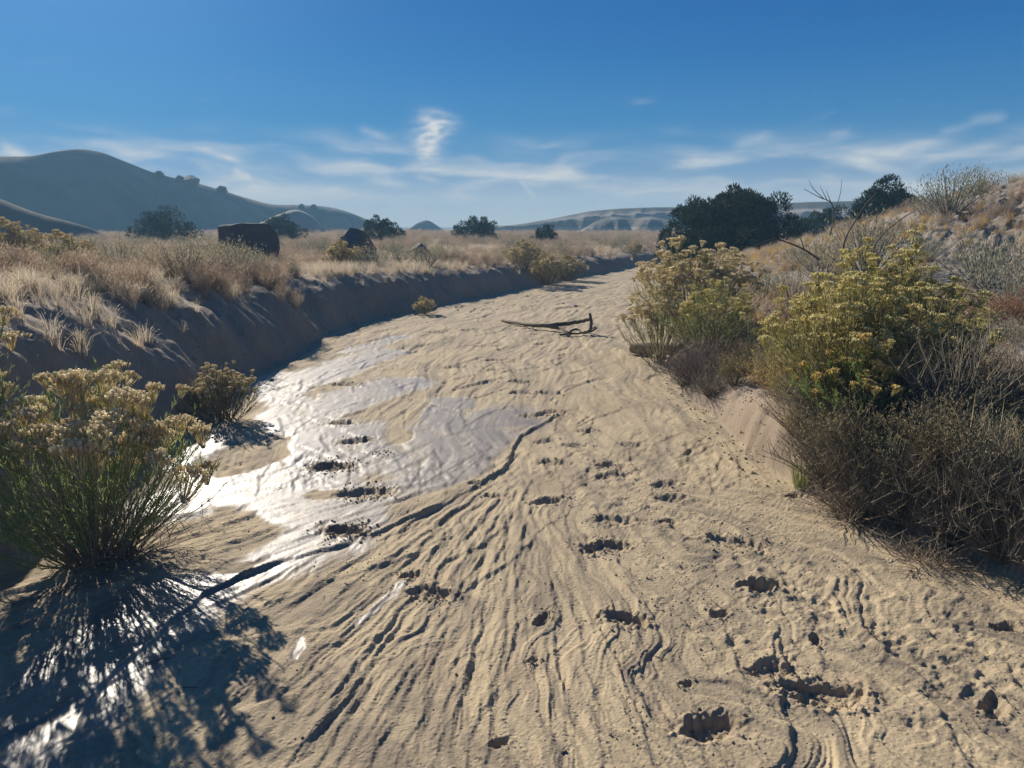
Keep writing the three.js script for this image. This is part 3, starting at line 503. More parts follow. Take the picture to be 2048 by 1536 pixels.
function weedShape(seed, h, R, stems, c, bract = 0.009, per = 9) {  // dried, much-branched annual with tiny bracts
  const s = new Shape(), r = rng(seed);
  for (let i = 0; i < stems; i++) {
    const a = i * 2.4 + r(), q = Math.sqrt((i + 0.5) / stems), P2 = V(Math.cos(a) * R * q, h * (1 - 0.35 * q * q) * (0.7 + 0.4 * r()), Math.sin(a) * R * q), main = curve(V(0, -0.03, 0), V(P2.x * 0.45, P2.y * 0.45, P2.z * 0.45), P2, 4);
    s.tube(main, 0.003, 0.0012, tint(c, r, 0.2), 3);
    for (let b = 0; b < 5; b++) {
      const S = onCurve(main, lerp(0.3, 0.9, r())), E = S.clone().add(V((r() - 0.5) * R * 0.7, 0.06 + r() * 0.25 * h, (r() - 0.5) * R * 0.7)), bl = [S, S.clone().lerp(E, 0.5).add(V(0, -0.01, 0)), E];
      s.tube(bl, 0.0016, 0.0009, tint(c, r, 0.2), 3);
      for (let k = 0; k < per; k++) s.leaf(onCurve(bl, 0.1 + 0.9 * r()), V(r() - 0.5, r() * 0.9 - 0.1, r() - 0.5).normalize(), bract * (0.8 + r()), bract * 0.6, tint(c, r, 0.35), r);
    }
  }
  return s.geometry();
}
function tuftShape(seed, h, R, n, c, w = 0.003, seeds = 0) {
  const s = new Shape(), r = rng(seed);
  for (let i = 0; i < n; i++) {
    const a = r() * 6.283, q = Math.sqrt(r()), hh = h * (0.45 + 0.6 * r()), P0 = V(Math.cos(a) * R * 0.25 * q, -0.02, Math.sin(a) * R * 0.25 * q), P2 = V(Math.cos(a) * R * q * (0.6 + r()), hh * (1 - 0.3 * q), Math.sin(a) * R * q * (0.6 + r())), P1 = V(P2.x * 0.3, hh * 0.7, P2.z * 0.3), b = r() * 6.283;
    const pts = curve(P0, P1, P2, 3), cc = tint(c, r, 0.25);
    s.blade(pts, w * (0.7 + 0.7 * r()), cc.map((v) => v * 0.9), V(Math.cos(b), 0, Math.sin(b)), cc);
    if (i < seeds) for (let k = 0; k < 7; k++) s.leaf(onCurve(pts, lerp(0.7, 1, k / 7)), V(r() - 0.5, 0.7, r() - 0.5).normalize(), 0.014, 0.005, tint(c, r, 0.3), r);
  }
  return s.geometry();
}
function twigShape(seed, h, R, stems, c, w = 0.003, wild = 0.5, branches = 4) {   // leafless stems
  const s = new Shape(), r = rng(seed);
  for (let i = 0; i < stems; i++) {
    const a = i * 2.4 + r(), q = Math.sqrt((i + 0.5) / stems), P2 = V(Math.cos(a) * R * q, h * (1 - wild * q * q) * (0.6 + 0.5 * r()), Math.sin(a) * R * q), main = curve(V((r() - 0.5) * 0.12 * R, -0.03, (r() - 0.5) * 0.12 * R), V(P2.x * 0.4, P2.y * 0.55, P2.z * 0.4), P2, 6).map((p) => p.add(V((r() - 0.5) * 0.018, 0, (r() - 0.5) * 0.018)));
    s.tube(main, w, w * 0.4, tint(c, r, 0.3), 3);
    for (let b = 0; b < branches; b++) { const S = onCurve(main, lerp(0.35, 0.9, r())), E = S.clone().add(V((r() - 0.5) * R * 0.45, 0.03 + r() * 0.22 * h, (r() - 0.5) * R * 0.45)); s.tube(curve(S, S.clone().lerp(E, 0.5).add(V((r() - 0.5) * 0.03, 0, (r() - 0.5) * 0.03)), E, 3), w * 0.55, w * 0.25, tint(c, r, 0.3), 3); }
  }
  return s.geometry();
}
function juniper(o) {
  const { R, H: h, seed, lobes = 46, per = 260, sprig = 0.085, c = [0.036, 0.052, 0.026], droop = 0.1, lump = 0.16 } = o, g = new THREE.Group(), r = rng(seed), wood = new Shape(), lf = new Shape(), bark = [0.14, 0.105, 0.08];
  const trunk = curve(V(0, -0.1, 0), V(0.08 * R, h * 0.25, 0.03), V(-0.05 * R, h * 0.55, 0), 6);
  wood.tube(trunk, 0.06 * h, 0.03 * h, bark, 7);
  const tips = [];
  for (let i = 0; i < lobes; i++) {
    const a = i * 2.39996 + r() * 0.5, f = (i + 0.5) / lobes, el = lerp(-0.12, 1, Math.pow(f, 0.8)), q = Math.sqrt(Math.max(0.05, 1 - Math.max(0, el) ** 1.7)) * (0.55 + 0.5 * r());
    const T = V(Math.cos(a) * R * q, h * (0.14 + 0.76 * Math.max(0, el) - droop * (el < 0 ? 1 : 0)) * (0.8 + 0.3 * r()), Math.sin(a) * R * q), S = onCurve(trunk, clamp(0.15 + 0.8 * el * r()));
    const limb = curve(S, V(T.x * 0.55, lerp(S.y, T.y, 0.35), T.z * 0.55), T, 5);
    wood.tube(limb, 0.016 * h, 0.005 * h, bark, 5);
    tips.push(T); if (r() < 0.7) tips.push(limb[3].clone().add(V((r() - 0.5) * 0.3 * R, 0.08 * h, (r() - 0.5) * 0.3 * R)));
  }
  for (const T of tips) {
    const L = R * lump * (0.75 + 0.7 * r()), kk = 0.7 + 0.9 * r(), n = Math.round(per * (0.7 + 0.6 * r()));
    for (let k = 0; k < n; k++) {
      const d = V(r() - 0.5, r() - 0.42, r() - 0.5).normalize(), rad = L * Math.pow(r(), 0.38), p = V(T.x + d.x * rad, T.y + d.y * rad * 0.95, T.z + d.z * rad);
      d.y += 0.55; d.normalize();
      lf.leaf(p, d, sprig * (0.6 + 0.9 * r()), sprig * 0.42, tint([c[0] * kk, c[1] * kk, c[2] * kk], r, 0.3), r);
    }
  }
  part('trunk', wood, M.wood, g); part('crown', lf, M.needle, g);
  return g;
}
function place(o, x, Z, turn = 0, sink = 0.02, s = 1) { o.position.set(x, H(x, Z) - sink, -Z); o.rotation.y = turn; o.scale.multiplyScalar(s); return o; }
const atPx = (px, Z) => (px - 1024) / FOCAL * Z * 1.0 / (CP + SP * 0.2);

// ---------------------------------------------------------------- junipers
function tree(px, Z, o, label, group, yTop) { const x = atPx(px, Z), t = juniper(o); place(t, x, Z, o.seed, 0.1); return add(t, 'juniper_tree', label, 'tree', group); }
tree(1468, 27, { R: 2.75, H: 2.75, seed: 31, lobes: 100, per: 300, sprig: 0.1, lump: 0.11 }, 'broad dark green juniper tree beside the wash, with the mesa behind it');
tree(1385, 25.5, { R: 1.1, H: 1.7, seed: 37, lobes: 40, per: 240, lump: 0.14 }, 'low juniper at the foot of the broad juniper, reaching to the wash edge');
tree(1768, 27, { R: 1.75, H: 2.65, seed: 32, lobes: 70, per: 300, sprig: 0.1, lump: 0.12 }, 'round dense juniper tree rising behind the crest of the crusted knoll');
tree(1655, 34, { R: 1.5, H: 1.9, seed: 39, lobes: 30, per: 160, sprig: 0.1 }, 'low juniper in the gap between the broad juniper and the round one');
tree(955, 47, { R: 1.75, H: 2.0, seed: 33, lobes: 34, per: 170, sprig: 0.11 }, 'dark spreading juniper standing alone on the plain below the mesa end');
tree(762, 44, { R: 1.5, H: 1.9, seed: 34, lobes: 30, per: 150, sprig: 0.11 }, 'ragged juniper at the right foot of the high hill, near the butte');
tree(1092, 42, { R: 0.9, H: 1.25, seed: 35, lobes: 20, per: 130, sprig: 0.1 }, 'small rounded juniper behind the pale rabbitbrush on the far bank');
tree(330, 46, { R: 2.2, H: 2.3, seed: 41, lobes: 34, per: 150, sprig: 0.12 }, 'wide hazy juniper in front of the high hill, left of the big boulder');
tree(560, 50, { R: 1.9, H: 2.0, seed: 42, lobes: 30, per: 150, sprig: 0.12 }, 'hazy juniper between the big boulder and the pale clay dome');
for (const [px, py, s, D] of [[318, 349, 0.62, 157], [360, 358, 0.6, 158], [443, 380, 0.75, 158], [603, 411, 0.35, 165], [627, 412, 0.4, 166]]) {
  const t = juniper({ R: s * 1.1, H: s * 1.4, seed: px, lobes: 18, per: 120, sprig: 0.3, lump: 0.28 }), [u, y, f] = dirOf(px, py), L = D / Math.hypot(u, f);
  t.position.set(u * L, EYE + y * L - 0.5, -f * L); add(t, 'juniper_tree', 'tiny dark juniper on the crest of the high hill', 'tree', 'junipers along the hill crest');
}

// ---------------------------------------------------------------- boulders, driftwood, log
function rock(w, h, d, seed, c, cuts = 13) {
  const g = new THREE.IcosahedronGeometry(1, 6), p = g.getAttribute('position'), r = rng(seed), planes = Array.from({ length: cuts }, () => [V(r() - 0.5, (r() - 0.5) * 0.9, r() - 0.5).normalize(), 0.5 + r() * 0.3]), v = V(), col = [];
  for (let i = 0; i < p.count; i++) {
    v.fromBufferAttribute(p, i);
    for (const [n, k] of planes) { const q = v.dot(n); if (q > k) v.addScaledVector(n, (k - q) * 0.92); }
    const e = 1 + 0.07 * fbm(v.x * 2.2 + seed, v.y * 2.2 + v.z * 1.7, 4) + 0.05 * (1 - 2 * Math.abs(fbm(v.x * 3 + v.z * 2.6, v.y * 6 + seed, 4))), k2 = 1 + 0.25 * fbm(v.x * 3 + v.z * 2, v.y * 6 + seed, 3);
    col.push(c[0] * k2, c[1] * k2, c[2] * k2); p.setXYZ(i, v.x * e * w, v.y * e * h, v.z * e * d);
  }
  g.setAttribute('color', new THREE.Float32BufferAttribute(col, 3)); g.deleteAttribute('uv'); g.computeVertexNormals();
  return new THREE.Mesh(g, new THREE.MeshStandardMaterial({ vertexColors: true, roughness: 0.95 }));
}
for (const [px, Z, w, h, d, seed, label] of [[488, 18.5, 0.85, 0.85, 0.7, 3, 'large angular brown boulder standing in dry grass below the high hill'], [707, 19.5, 0.66, 0.66, 0.55, 4, 'brown boulder with a leaning flat side behind a pale rabbitbrush'], [838, 23, 0.36, 0.4, 0.32, 5, 'small dark boulder in the grass on the way to the butte']]) {
  const x = atPx(px, Z), b = rock(w, h, d, seed, [0.125, 0.112, 0.105]); place(b, x, Z, seed, -h * 0.62); add(b, 'boulder', label, 'boulder');
}
{ const [u, y, f] = dirOf(382, 362), L = 157 / Math.hypot(u, f), b = rock(2.2, 1.2, 2, 6, [0.15, 0.11, 0.08]); b.position.set(u * L, EYE + y * L, -f * L); add(b, 'boulder', 'flat rock outcrop perched on the crest of the high hill', 'boulder'); }
{
  const g = new THREE.Group(), r = rng(3), bark = [0.10, 0.07, 0.05], Zb = 12.4;
  const P = (px, py, h) => { const [x, Z] = ground(px, py + h * FOCAL / 12.8, 0.0); return V(x, H(x, Z) + h + 0.02, -Z); };
  const line = (pts, r0, r1, c = bark, sides = 6) => { const q = pts.map((p) => P(...p)), s = new Shape(), cr = new THREE.CatmullRomCurve3(q); s.tube(cr.getPoints(pts.length * 5).map((p) => p.add(V((r() - 0.5) * 0.012, (r() - 0.5) * 0.012, (r() - 0.5) * 0.012))), r0, r1, c, sides, c); return s; };
  const c0 = P(1100, 655, 0.05), sub = (s) => { const geo = s.geometry(); geo.translate(-c0.x, -c0.y, -c0.z); return geo; };
  part('trunk', sub(line([[1003, 643, 0.0], [1030, 648, 0.03], [1060, 652, 0.05], [1095, 655, 0.06], [1120, 657, 0.05]], 0.022, 0.042, [0.16, 0.12, 0.085])), M.wood, g);
  part('branch', sub(line([[1095, 655, 0.06], [1130, 651, 0.1], [1160, 646, 0.16], [1182, 643, 0.22]], 0.04, 0.028)), M.wood, g);
  part('branch', sub(line([[1179, 634, 0.3], [1181, 643, 0.22], [1182, 655, 0.12], [1178, 668, 0.02]], 0.022, 0.03)), M.wood, g);
  part('branch', sub(line([[1118, 656, 0.06], [1127, 663, 0.05], [1134, 671, 0.01], [1146, 663, 0.06], [1155, 661, 0.07], [1166, 669, 0.03], [1180, 667, 0.03], [1193, 660, 0.08]], 0.025, 0.014)), M.wood, g);
  part('branch', sub(line([[1120, 672, 0.01], [1135, 671, 0.01], [1160, 668, 0.03], [1176, 665, 0.05], [1192, 657, 0.1]], 0.018, 0.01)), M.wood, g);
  part('branch', sub(line([[1134, 671, 0.02], [1144, 676, 0.0]], 0.012, 0.006)), M.wood, g);
  g.position.copy(c0); add(g, 'driftwood_branch', 'dark forked driftwood branch lying on the mud of the wash', 'driftwood');
}
{ // stubby log against the right bank
  const s = new Shape(), e = new Shape(), r = rng(9), [x0, z0] = ground(1262, 708), [x1, z1] = ground(1345, 716), a = V(x0, H(x0, z0) + 0.075, -z0), b = V(x1 + 0.1, 0.13, -z1 + 0.1), n = 14, sides = 14, base = a.clone();
  const dir = b.clone().sub(a), side = dir.clone().cross(V(0, 1, 0)).normalize(), up = V(0, 1, 0);
  for (let k = 0; k <= n; k++) for (let q = 0; q < sides; q++) {
    const t = k / n, an = q / sides * 6.2832, rr = 0.085 * (1 + 0.28 * noise(q * 1.3, k * 0.15) + 0.12 * noise(q * 3, k * 0.8)) * (1 - 0.25 * smooth(0.9, 1, 1 - t)), p = a.clone().addScaledVector(dir, t).addScaledVector(side, Math.cos(an) * rr).addScaledVector(up, Math.sin(an) * rr * 0.95).sub(base), c = 1 + 0.5 * noise(q * 2.2, k * 0.4);
    s.v(p.x, p.y, p.z, [0.24 * c, 0.19 * c, 0.135 * c]);
  }
  for (let k = 0; k < n; k++) for (let q = 0; q < sides; q++) { const i = k * sides + q, j = k * sides + (q + 1) % sides; s.i.push(i, i + sides, j, j, i + sides, j + sides); }
  for (let q = 0; q < sides; q++) e.v(s.p[q * 3], s.p[q * 3 + 1], s.p[q * 3 + 2], [0.27, 0.21, 0.14]);
  const c = e.v(0.012, 0, 0, [0.2, 0.15, 0.1]); for (let q = 0; q < sides; q++) e.i.push(c, q, (q + 1) % sides);
  const g = new THREE.Group(); part('bark', s, M.wood, g); part('cut_end', e, M.wood, g); g.position.copy(base);
  add(g, 'log', 'short weathered log lying at the mud edge under the rabbitbrush', 'log');
}

// ---------------------------------------------------------------- rabbitbrush
const bush = (x, Z, o, label, group, name = 'rabbitbrush') => { const b = rabbitbrush(o); place(b, x, Z, 0, 0.03); return add(b, name, label, 'shrub', group); };
{
  const [x, Z] = ground(185, 1120);
  bush(x, Z, { R: 0.64, H: 1.02, seed: 101, look: 'pale', head: 0.07, stems: 66, leaves: 32, low: 0.12, green: [0.25, 0.30, 0.12], flat: 0.42, flowers: 0.5 }, 'green rabbitbrush with tan seeded flower heads at the wet channel edge');
  bush(x - 0.85, Z + 0.22, { R: 0.5, H: 1.1, seed: 102, look: 'pale', head: 0.06, stems: 40, leaves: 26, low: 0.12, green: [0.23, 0.27, 0.13], flowers: 0.6 }, 'taller rabbitbrush against the shaded bank, behind the tan-headed one by the wet channel');
  const [a, b] = ground(448, 838);
  bush(a, b, { R: 0.3, H: 0.52, seed: 103, look: 'pale', head: 0.026, stems: 36, leaves: 26, green: [0.19, 0.18, 0.12], flat: 0.6 }, 'small thin rabbitbrush at the foot of the shaded bank beside wet mud');
}
bush(atPx(1395, 9.6), 9.6, { R: 0.9, H: 1.3, seed: 111, look: 'pale', head: 0.062, stems: 84, leaves: 22, flowers: 0.95, green: [0.24, 0.24, 0.09] }, 'wide rabbitbrush with cream flower heads on the right bank above the log');
bush(atPx(1330, 9.0), 9.0, { R: 0.5, H: 0.95, seed: 117, look: 'pale', head: 0.05, stems: 40, leaves: 22, green: [0.23, 0.22, 0.09] }, 'rabbitbrush leaning over the mud just behind the log', null);
bush(atPx(1430, 8.1), 8.1, { R: 0.6, H: 0.95, seed: 112, look: 'yellow', head: 0.045, stems: 46, leaves: 26, green: [0.22, 0.24, 0.09] }, 'green and yellow rabbitbrush in front of the cream-headed one');
bush(atPx(1795, 5.7), 5.7, { R: 0.72, H: 1.2, seed: 113, look: 'yellow', head: 0.05, stems: 90, leaves: 40, low: 0.2, green: [0.31, 0.29, 0.10] }, 'tall bright yellow rabbitbrush at the foot of the crusted knoll');
bush(atPx(1715, 5.0), 5.0, { R: 0.66, H: 0.95, seed: 114, look: 'yellow', head: 0.048, stems: 86, leaves: 40, low: 0.2, green: [0.31, 0.28, 0.10] }, 'full yellow rabbitbrush overhanging the mud in front of the tall one');
bush(atPx(1850, 5.0), 5.0, { R: 0.62, H: 0.85, seed: 118, look: 'yellow', head: 0.04, stems: 64, leaves: 38, low: 0.2, green: [0.27, 0.23, 0.10], flowers: 0.4 }, 'browning rabbitbrush with few yellow heads beside the two full ones');
bush(atPx(1730, 4.55), 4.5, { R: 0.36, H: 0.52, seed: 115, look: 'gold', head: 0.036, stems: 40, leaves: 46, low: 0.2, green: [0.21, 0.27, 0.08] }, 'low leafy green rabbitbrush with golden heads under the dark bank plants');
// the single tall flowering shoot above the right bush
{
  const g = new THREE.Group(), s = new Shape(), r = rng(4); s.tube(curve(V(0, -0.3, 0), V(0.02, 0.3, 0), V(0.05, 0.62, 0.02), 6), 0.005, 0.003, [0.24, 0.23, 0.1]);
  part('stems', s, M.wood, g);
  for (let k = 0; k < 5; k++) { const m = new THREE.Mesh(HEADS.yellow[k % 4], M.flower); m.name = 'flower_head'; m.position.set(0.05 + (r() - 0.5) * 0.09, 0.6 - k * 0.035, 0.02 + (r() - 0.5) * 0.09); m.scale.setScalar(0.035); m.rotation.set(r() - 0.5, r() * 6, r() - 0.5); g.add(m); }
  const x = atPx(1805, 6.4); place(g, x, 6.4, 0, -0.28); g.scale.setScalar(1.7); add(g, 'rabbitbrush', 'single tall shoot with one yellow flower tuft rising above the tall yellow rabbitbrush', 'shrub');
}
const farBush = rabbitbrush({ R: 0.6, H: 0.8, seed: 121, look: 'pale', head: 0.06, stems: 44, leaves: 16, singles: false, green: [0.22, 0.21, 0.10] });
[[1048, 21.5, 1.0, 1.2, 'pale rabbitbrush on the undercut left bank where the wash bends'], [1095, 22, 1.15, 2.2, 'pale rabbitbrush on the undercut left bank where the wash bends'], [1138, 23.5, 1.0, 3.1, 'pale rabbitbrush on the undercut left bank where the wash bends'], [1270, 33, 0.8, 0.5, 'small pale rabbitbrush at the far end of the visible mud'], [682, 16.5, 0.75, 4, 'pale rabbitbrush in front of the leaning-sided boulder'], [125, 9.5, 0.7, 2, 'pale hazy rabbitbrush on the left terrace above the shaded bank'], [845, 14.2, 0.42, 2, 'small pale rabbitbrush on the lip of the left bank'], [20, 14, 1.1, 2, 'large hazy pale rabbitbrush near the foot of the spur']]
  .forEach(([px, Z, s, turn, label], i) => { const b = farBush.clone(); place(b, atPx(px, Z), Z, turn, 0.03, s); add(b, 'rabbitbrush', label, 'shrub', i < 3 ? 'pale rabbitbrush on the undercut bank' : null); });

// ---------------------------------------------------------------- sagebrush and other named shrubs
const sages = [0, 1, 2].map((k) => sagebrush({ R: 0.5, H: 0.6, seed: 130 + k, n: 1500, c: [[0.25, 0.25, 0.18], [0.30, 0.26, 0.18], [0.17, 0.19, 0.12]][k], tops: [0.34, 0.28, 0.17] }));
const sage = (k, px, Z, s, turn, label, group) => { const b = sages[k].clone(); place(b, atPx(px, Z), Z, turn, 0.03, s); return add(b, 'sagebrush', label, 'shrub', group); };
sage(0, 1745, 12.2, 1.9, 1, 'large grey-green sagebrush on the slope below the knoll crest');
sage(0, 1650, 12.8, 1.4, 2, 'grey-green sagebrush between the broad juniper and the large sagebrush');
sage(1, 1590, 15.5, 0.75, 2, 'small tan puffy shrub in front of the broad juniper');
sage(2, 1985, 10.5, 1.5, 3, 'green sagebrush on the right slope of the crusted knoll');
sage(0, 2050, 8.8, 1.4, 4, 'grey sagebrush at the knoll foot above the rust-coloured weeds');
sage(1, 1600, 11, 1.1, 0.4, 'tan sagebrush below the grey-green ones on the right bank');
sage(2, 1540, 12, 1.0, 0.9, 'green sagebrush at the foot of the broad juniper');
sage(2, 2010, 6.6, 0.9, 1.4, 'low green shrub beside the bare pale crust on the right bank');
sage(1, 1680, 9.5, 1.0, 1.4, 'tan sagebrush behind the pinkish dry weeds on the right bank');
for (const [px, py, k, sc, label] of [[1780, 930, 2, 0.55, 'low green sagebrush under the full yellow rabbitbrush'], [1900, 900, 0, 0.6, 'low grey sagebrush under the browning rabbitbrush'], [1985, 960, 2, 0.6, 'low dark green sagebrush by the bare tan stems on the right bank']]) { const b = sages[k].clone(), [x, Z] = hit(px, py); place(b, x, Z, px, 0.03, sc); add(b, 'sagebrush', label, 'shrub'); }
sage(2, 1892, 15, 1.7, 1, 'dark rounded sagebrush with a pale top on the knoll crest');
sage(2, 1945, 16.5, 1.2, 2, 'dark sagebrush on the knoll crest farther along from the rounded one');
sage(1, 1850, 16, 1.0, 4, 'tan sagebrush beside the dark rounded one on the knoll crest');
sage(2, 1860, 12.5, 0.7, 2.4, 'dark low sagebrush on the bare face of the knoll');
{
  const r = rng(61); let n = 0;
  const taken = [];
  while (n < 190) {
    const px = r() * 1400 - 60, Z = lerp(7.5, 60, Math.pow(r(), 1.7)), x = atPx(px, Z), sl = XL(Z) - x;
    if (sl < 1.0) { if (x < XR(Z) + 1.5 || Z < 30) continue; }
    if (taken.some(([a, b]) => Math.hypot(a - x, b - Z) < 0.75)) continue;
    taken.push([x, Z]); const k = Math.floor(r() * 3);
    sage(k, px, Z, lerp(0.5, 1.15, r()) * (Z > 25 ? 1.25 : 1), r() * 6, ['grey-green sagebrush among dry grass on the left terrace and plain', 'tan sagebrush among dry grass on the left terrace and plain', 'dark green sagebrush among dry grass on the left terrace and plain'][k], ['grey-green sagebrush of the plain', 'tan sagebrush of the plain', 'dark green sagebrush of the plain'][k]); n++;
  }
}
const single = (name, geo, mat, x, Z, label, category, group, s = 1, turn = 0) => { const m = new THREE.Mesh(geo, mat); place(m, x, Z, turn, 0.02, s); return add(m, name, label, category, group); };
const PINK = [0.36, 0.235, 0.155], RUST = [0.33, 0.17, 0.07];
const weeds = [0, 1, 2].map((k) => weedShape(140 + k, 0.5, 0.26, 22, [[0.60, 0.47, 0.34], [0.62, 0.51, 0.38], [0.54, 0.45, 0.34]][k], 0.011, 9));
single('dry_weed', weedShape(150, 0.55, 0.28, 36, PINK, 0.012, 14), M.dry, atPx(1562, 7.8), 7.8, 'reddish brown dry weed in the dark hollow behind the log', 'weed');
single('dry_weed', weedShape(151, 0.6, 0.5, 48, [0.36, 0.25, 0.18], 0.011, 12), M.dry, atPx(1650, 8.3), 8.3, 'wide pinkish dry weed left of the tall yellow rabbitbrush', 'weed');
single('dry_weed', weedShape(152, 0.5, 0.4, 40, [0.36, 0.25, 0.17], 0.011, 12), M.dry, atPx(1605, 9.0), 9.0, 'pinkish dry weed behind the reddish brown one', 'weed');
single('dry_weed', weedShape(153, 0.45, 0.45, 48, RUST, 0.013, 14), M.dry, atPx(1975, 8.0), 8.0, 'rust-orange dry weed on the edge of the pale crust', 'weed');
single('dry_weed', weedShape(154, 0.5, 0.5, 48, RUST, 0.013, 14), M.dry, atPx(2045, 7.8), 7.8, 'rust-orange dry weed under the grey sagebrush', 'weed');
single('dry_weed', weedShape(155, 0.3, 0.24, 30, [0.40, 0.30, 0.22], 0.013, 12), M.dry, atPx(1565, 6.35), 6.35, 'pale seeded weed beside the spindly green plant', 'weed');
single('dry_weed', weedShape(156, 0.35, 0.4, 40, [0.42, 0.30, 0.13], 0.012, 12), M.dry, atPx(1590, 5.4), 5.4, 'straw-yellow low weed spilling onto the mud', 'weed');
{ // spindly green plant
  const g = new THREE.Group(), s = new Shape(), l = new Shape(), r = rng(160);
  for (let i = 0; i < 16; i++) {
    const a = r() * 6.28, q = 0.05 + 0.24 * r(), P2 = V(Math.cos(a) * q, 0.32 + 0.22 * r(), Math.sin(a) * q), c = curve(V(0, -0.02, 0), V(P2.x * 0.7, 0.15, P2.z * 0.7), P2, 6); s.tube(c, 0.003, 0.0015, [0.17, 0.17, 0.08]);
    for (let k = 0; k < 46; k++) l.leaf(onCurve(c, 0.2 + 0.8 * r()), V(r() - 0.5, 0.5 + r() * 0.4, r() - 0.5).normalize(), 0.025, 0.004, tint([0.15, 0.19, 0.085], r, 0.3), r);
  }
  part('stems', s, M.wood, g); part('leaves', l, M.leaf, g, 'stuff'); const [x, Z] = ground(1503, 790); place(g, x + 0.03, Z); add(g, 'green_shrub', 'spindly green plant rooted at the mud edge before the dark hollow', 'shrub');
}
single('twiggy_bush', twigShape(161, 0.5, 0.62, 190, [0.13, 0.10, 0.085], 0.0028, 0.7, 5), M.wood, atPx(1412, 7.35), 7.35, 'dark leafless twiggy bush beneath the green and yellow rabbitbrush', 'shrub');
single('twiggy_bush', twigShape(162, 0.75, 0.45, 80, [0.24, 0.2, 0.14], 0.0032, 0.4, 4), M.wood, atPx(1960, 4.1), 4.1, 'tall bundle of bare tan stems on the dark right bank', 'shrub');
single('twiggy_bush', twigShape(163, 0.7, 0.4, 50, [0.27, 0.22, 0.17], 0.003, 0.4, 4), M.wood, atPx(2075, 4.3), 4.3, 'bare pale stems beside the tall bundle of bare tan stems', 'shrub');
single('twiggy_bush', twigShape(164, 0.34, 0.42, 130, [0.22, 0.17, 0.12], 0.003, 0.8, 4), M.wood, atPx(1775, 4.0), 4.0, 'low tangle of bare twigs sticking out over the undercut bank', 'shrub');
single('twiggy_bush', twigShape(165, 0.5, 0.5, 130, [0.17, 0.14, 0.11], 0.0026, 0.6, 4), M.wood, atPx(1690, 4.65), 4.65, 'dark bare twigs below the full yellow rabbitbrush', 'shrub');
single('twiggy_bush', twigShape(166, 0.6, 0.5, 120, [0.15, 0.12, 0.10], 0.0028, 0.6, 4), M.wood, atPx(1860, 4.35), 4.35, 'dark tangle of bare stems on the bank under the browning rabbitbrush', 'shrub');
single('twiggy_bush', twigShape(167, 0.2, 0.3, 60, [0.24, 0.18, 0.12], 0.003, 0.8, 3), M.wood, atPx(1960, 3.35), 3.4, 'broken roots and twigs at the toe of the dark right bank', 'shrub');
single('twiggy_bush', twigShape(168, 0.5, 0.55, 110, [0.22, 0.19, 0.16], 0.0028, 0.6, 4), M.wood, ground(230, 1130)[0], ground(230, 1130)[1] + 0.1, 'grey bare twigs at the base of the tan-headed rabbitbrush', 'shrub');
{
  const protos = [twigShape(171, 0.4, 0.38, 90, [0.19, 0.16, 0.115], 0.0028, 0.6, 5), twigShape(172, 0.5, 0.34, 90, [0.27, 0.225, 0.15], 0.0028, 0.5, 5), weedShape(173, 0.42, 0.36, 46, [0.23, 0.19, 0.10], 0.011, 16)], r = rng(174);
  const spots = [[1600, 880, 1], [1650, 965, 0], [1690, 985, 1], [1760, 1010, 0], [1840, 1000, 1], [1900, 1010, 0], [1990, 1000, 1], [2045, 1030, 0], [1970, 870, 2], [1420, 790, 0], [1370, 770, 0], [1470, 770, 2], [1555, 760, 0], [1600, 760, 2], [1620, 700, 2], [1800, 1055, 0], [1905, 1095, 0], [2000, 1125, 0], [1720, 1035, 1], [1930, 1050, 1], [1705, 930, 2], [1880, 950, 2]];
  const straw = tuftShape(175, 0.36, 0.26, 80, [0.44, 0.36, 0.2], 0.0035, 10);
  for (const [px, py, sc] of [[1610, 900, 0.9], [1665, 930, 1.0], [1740, 965, 1.0], [1790, 940, 1.1], [1850, 930, 1.0], [1930, 930, 1.2], [1990, 930, 1.1], [2040, 970, 1.2], [1820, 1000, 0.9], [1950, 990, 0.9], [1580, 850, 0.8], [1700, 900, 1.0], [2030, 860, 1.1], [1880, 880, 1.1]]) { const [x, Z] = hit(px, py); single('grass_tuft', straw, M.dry, x, Z, 'straw-coloured grass tuft on the right bank below the yellow rabbitbrush', 'grass', 'straw tufts on the right bank', sc, px); }
  for (const [px, py, k] of spots) { const [x, Z] = hit(px, py); if (k === 2) single('dry_weed', protos[2], M.dry, x, Z, 'brown seedy dry weed among bare twigs on the right bank', 'weed', 'brown weeds on the right bank', 0.75 + 0.5 * r(), r() * 6); else single('twiggy_bush', protos[k], M.wood, x, Z, k ? 'tan clump of bare twigs along the edge of the right bank' : 'grey-brown clump of bare twigs along the edge of the right bank', 'shrub', k ? 'tan bare twigs on the right bank' : 'grey-brown bare twigs on the right bank', 0.75 + 0.5 * r(), r() * 6); }
}
for (const [x, Z, k, sc, label] of [[3.3, 3.0, 0, 0.8, 'grey sagebrush on the near right bank just beyond the bare pale stems'], [3.9, 3.7, 2, 1.0, 'green sagebrush farther back on the near right bank'], [4.6, 4.6, 1, 1.0, 'tan sagebrush on the bare ground behind the bare pale stems'], [3.9, 2.2, 1, 0.8, 'tan sagebrush on the near right bank closest to its cut edge']]) { const b = sages[k].clone(); place(b, x, Z, x * 3, 0.03, sc); add(b, 'sagebrush', label, 'shrub'); }
const greenTuft = tuftShape(170, 0.32, 0.24, 90, [0.22, 0.24, 0.07], 0.004);
single('grass_tuft', greenTuft, M.leaf, atPx(1650, 4.5), 4.5, 'yellow-green grass tuft hanging over the mud at the undercut bank', 'grass');
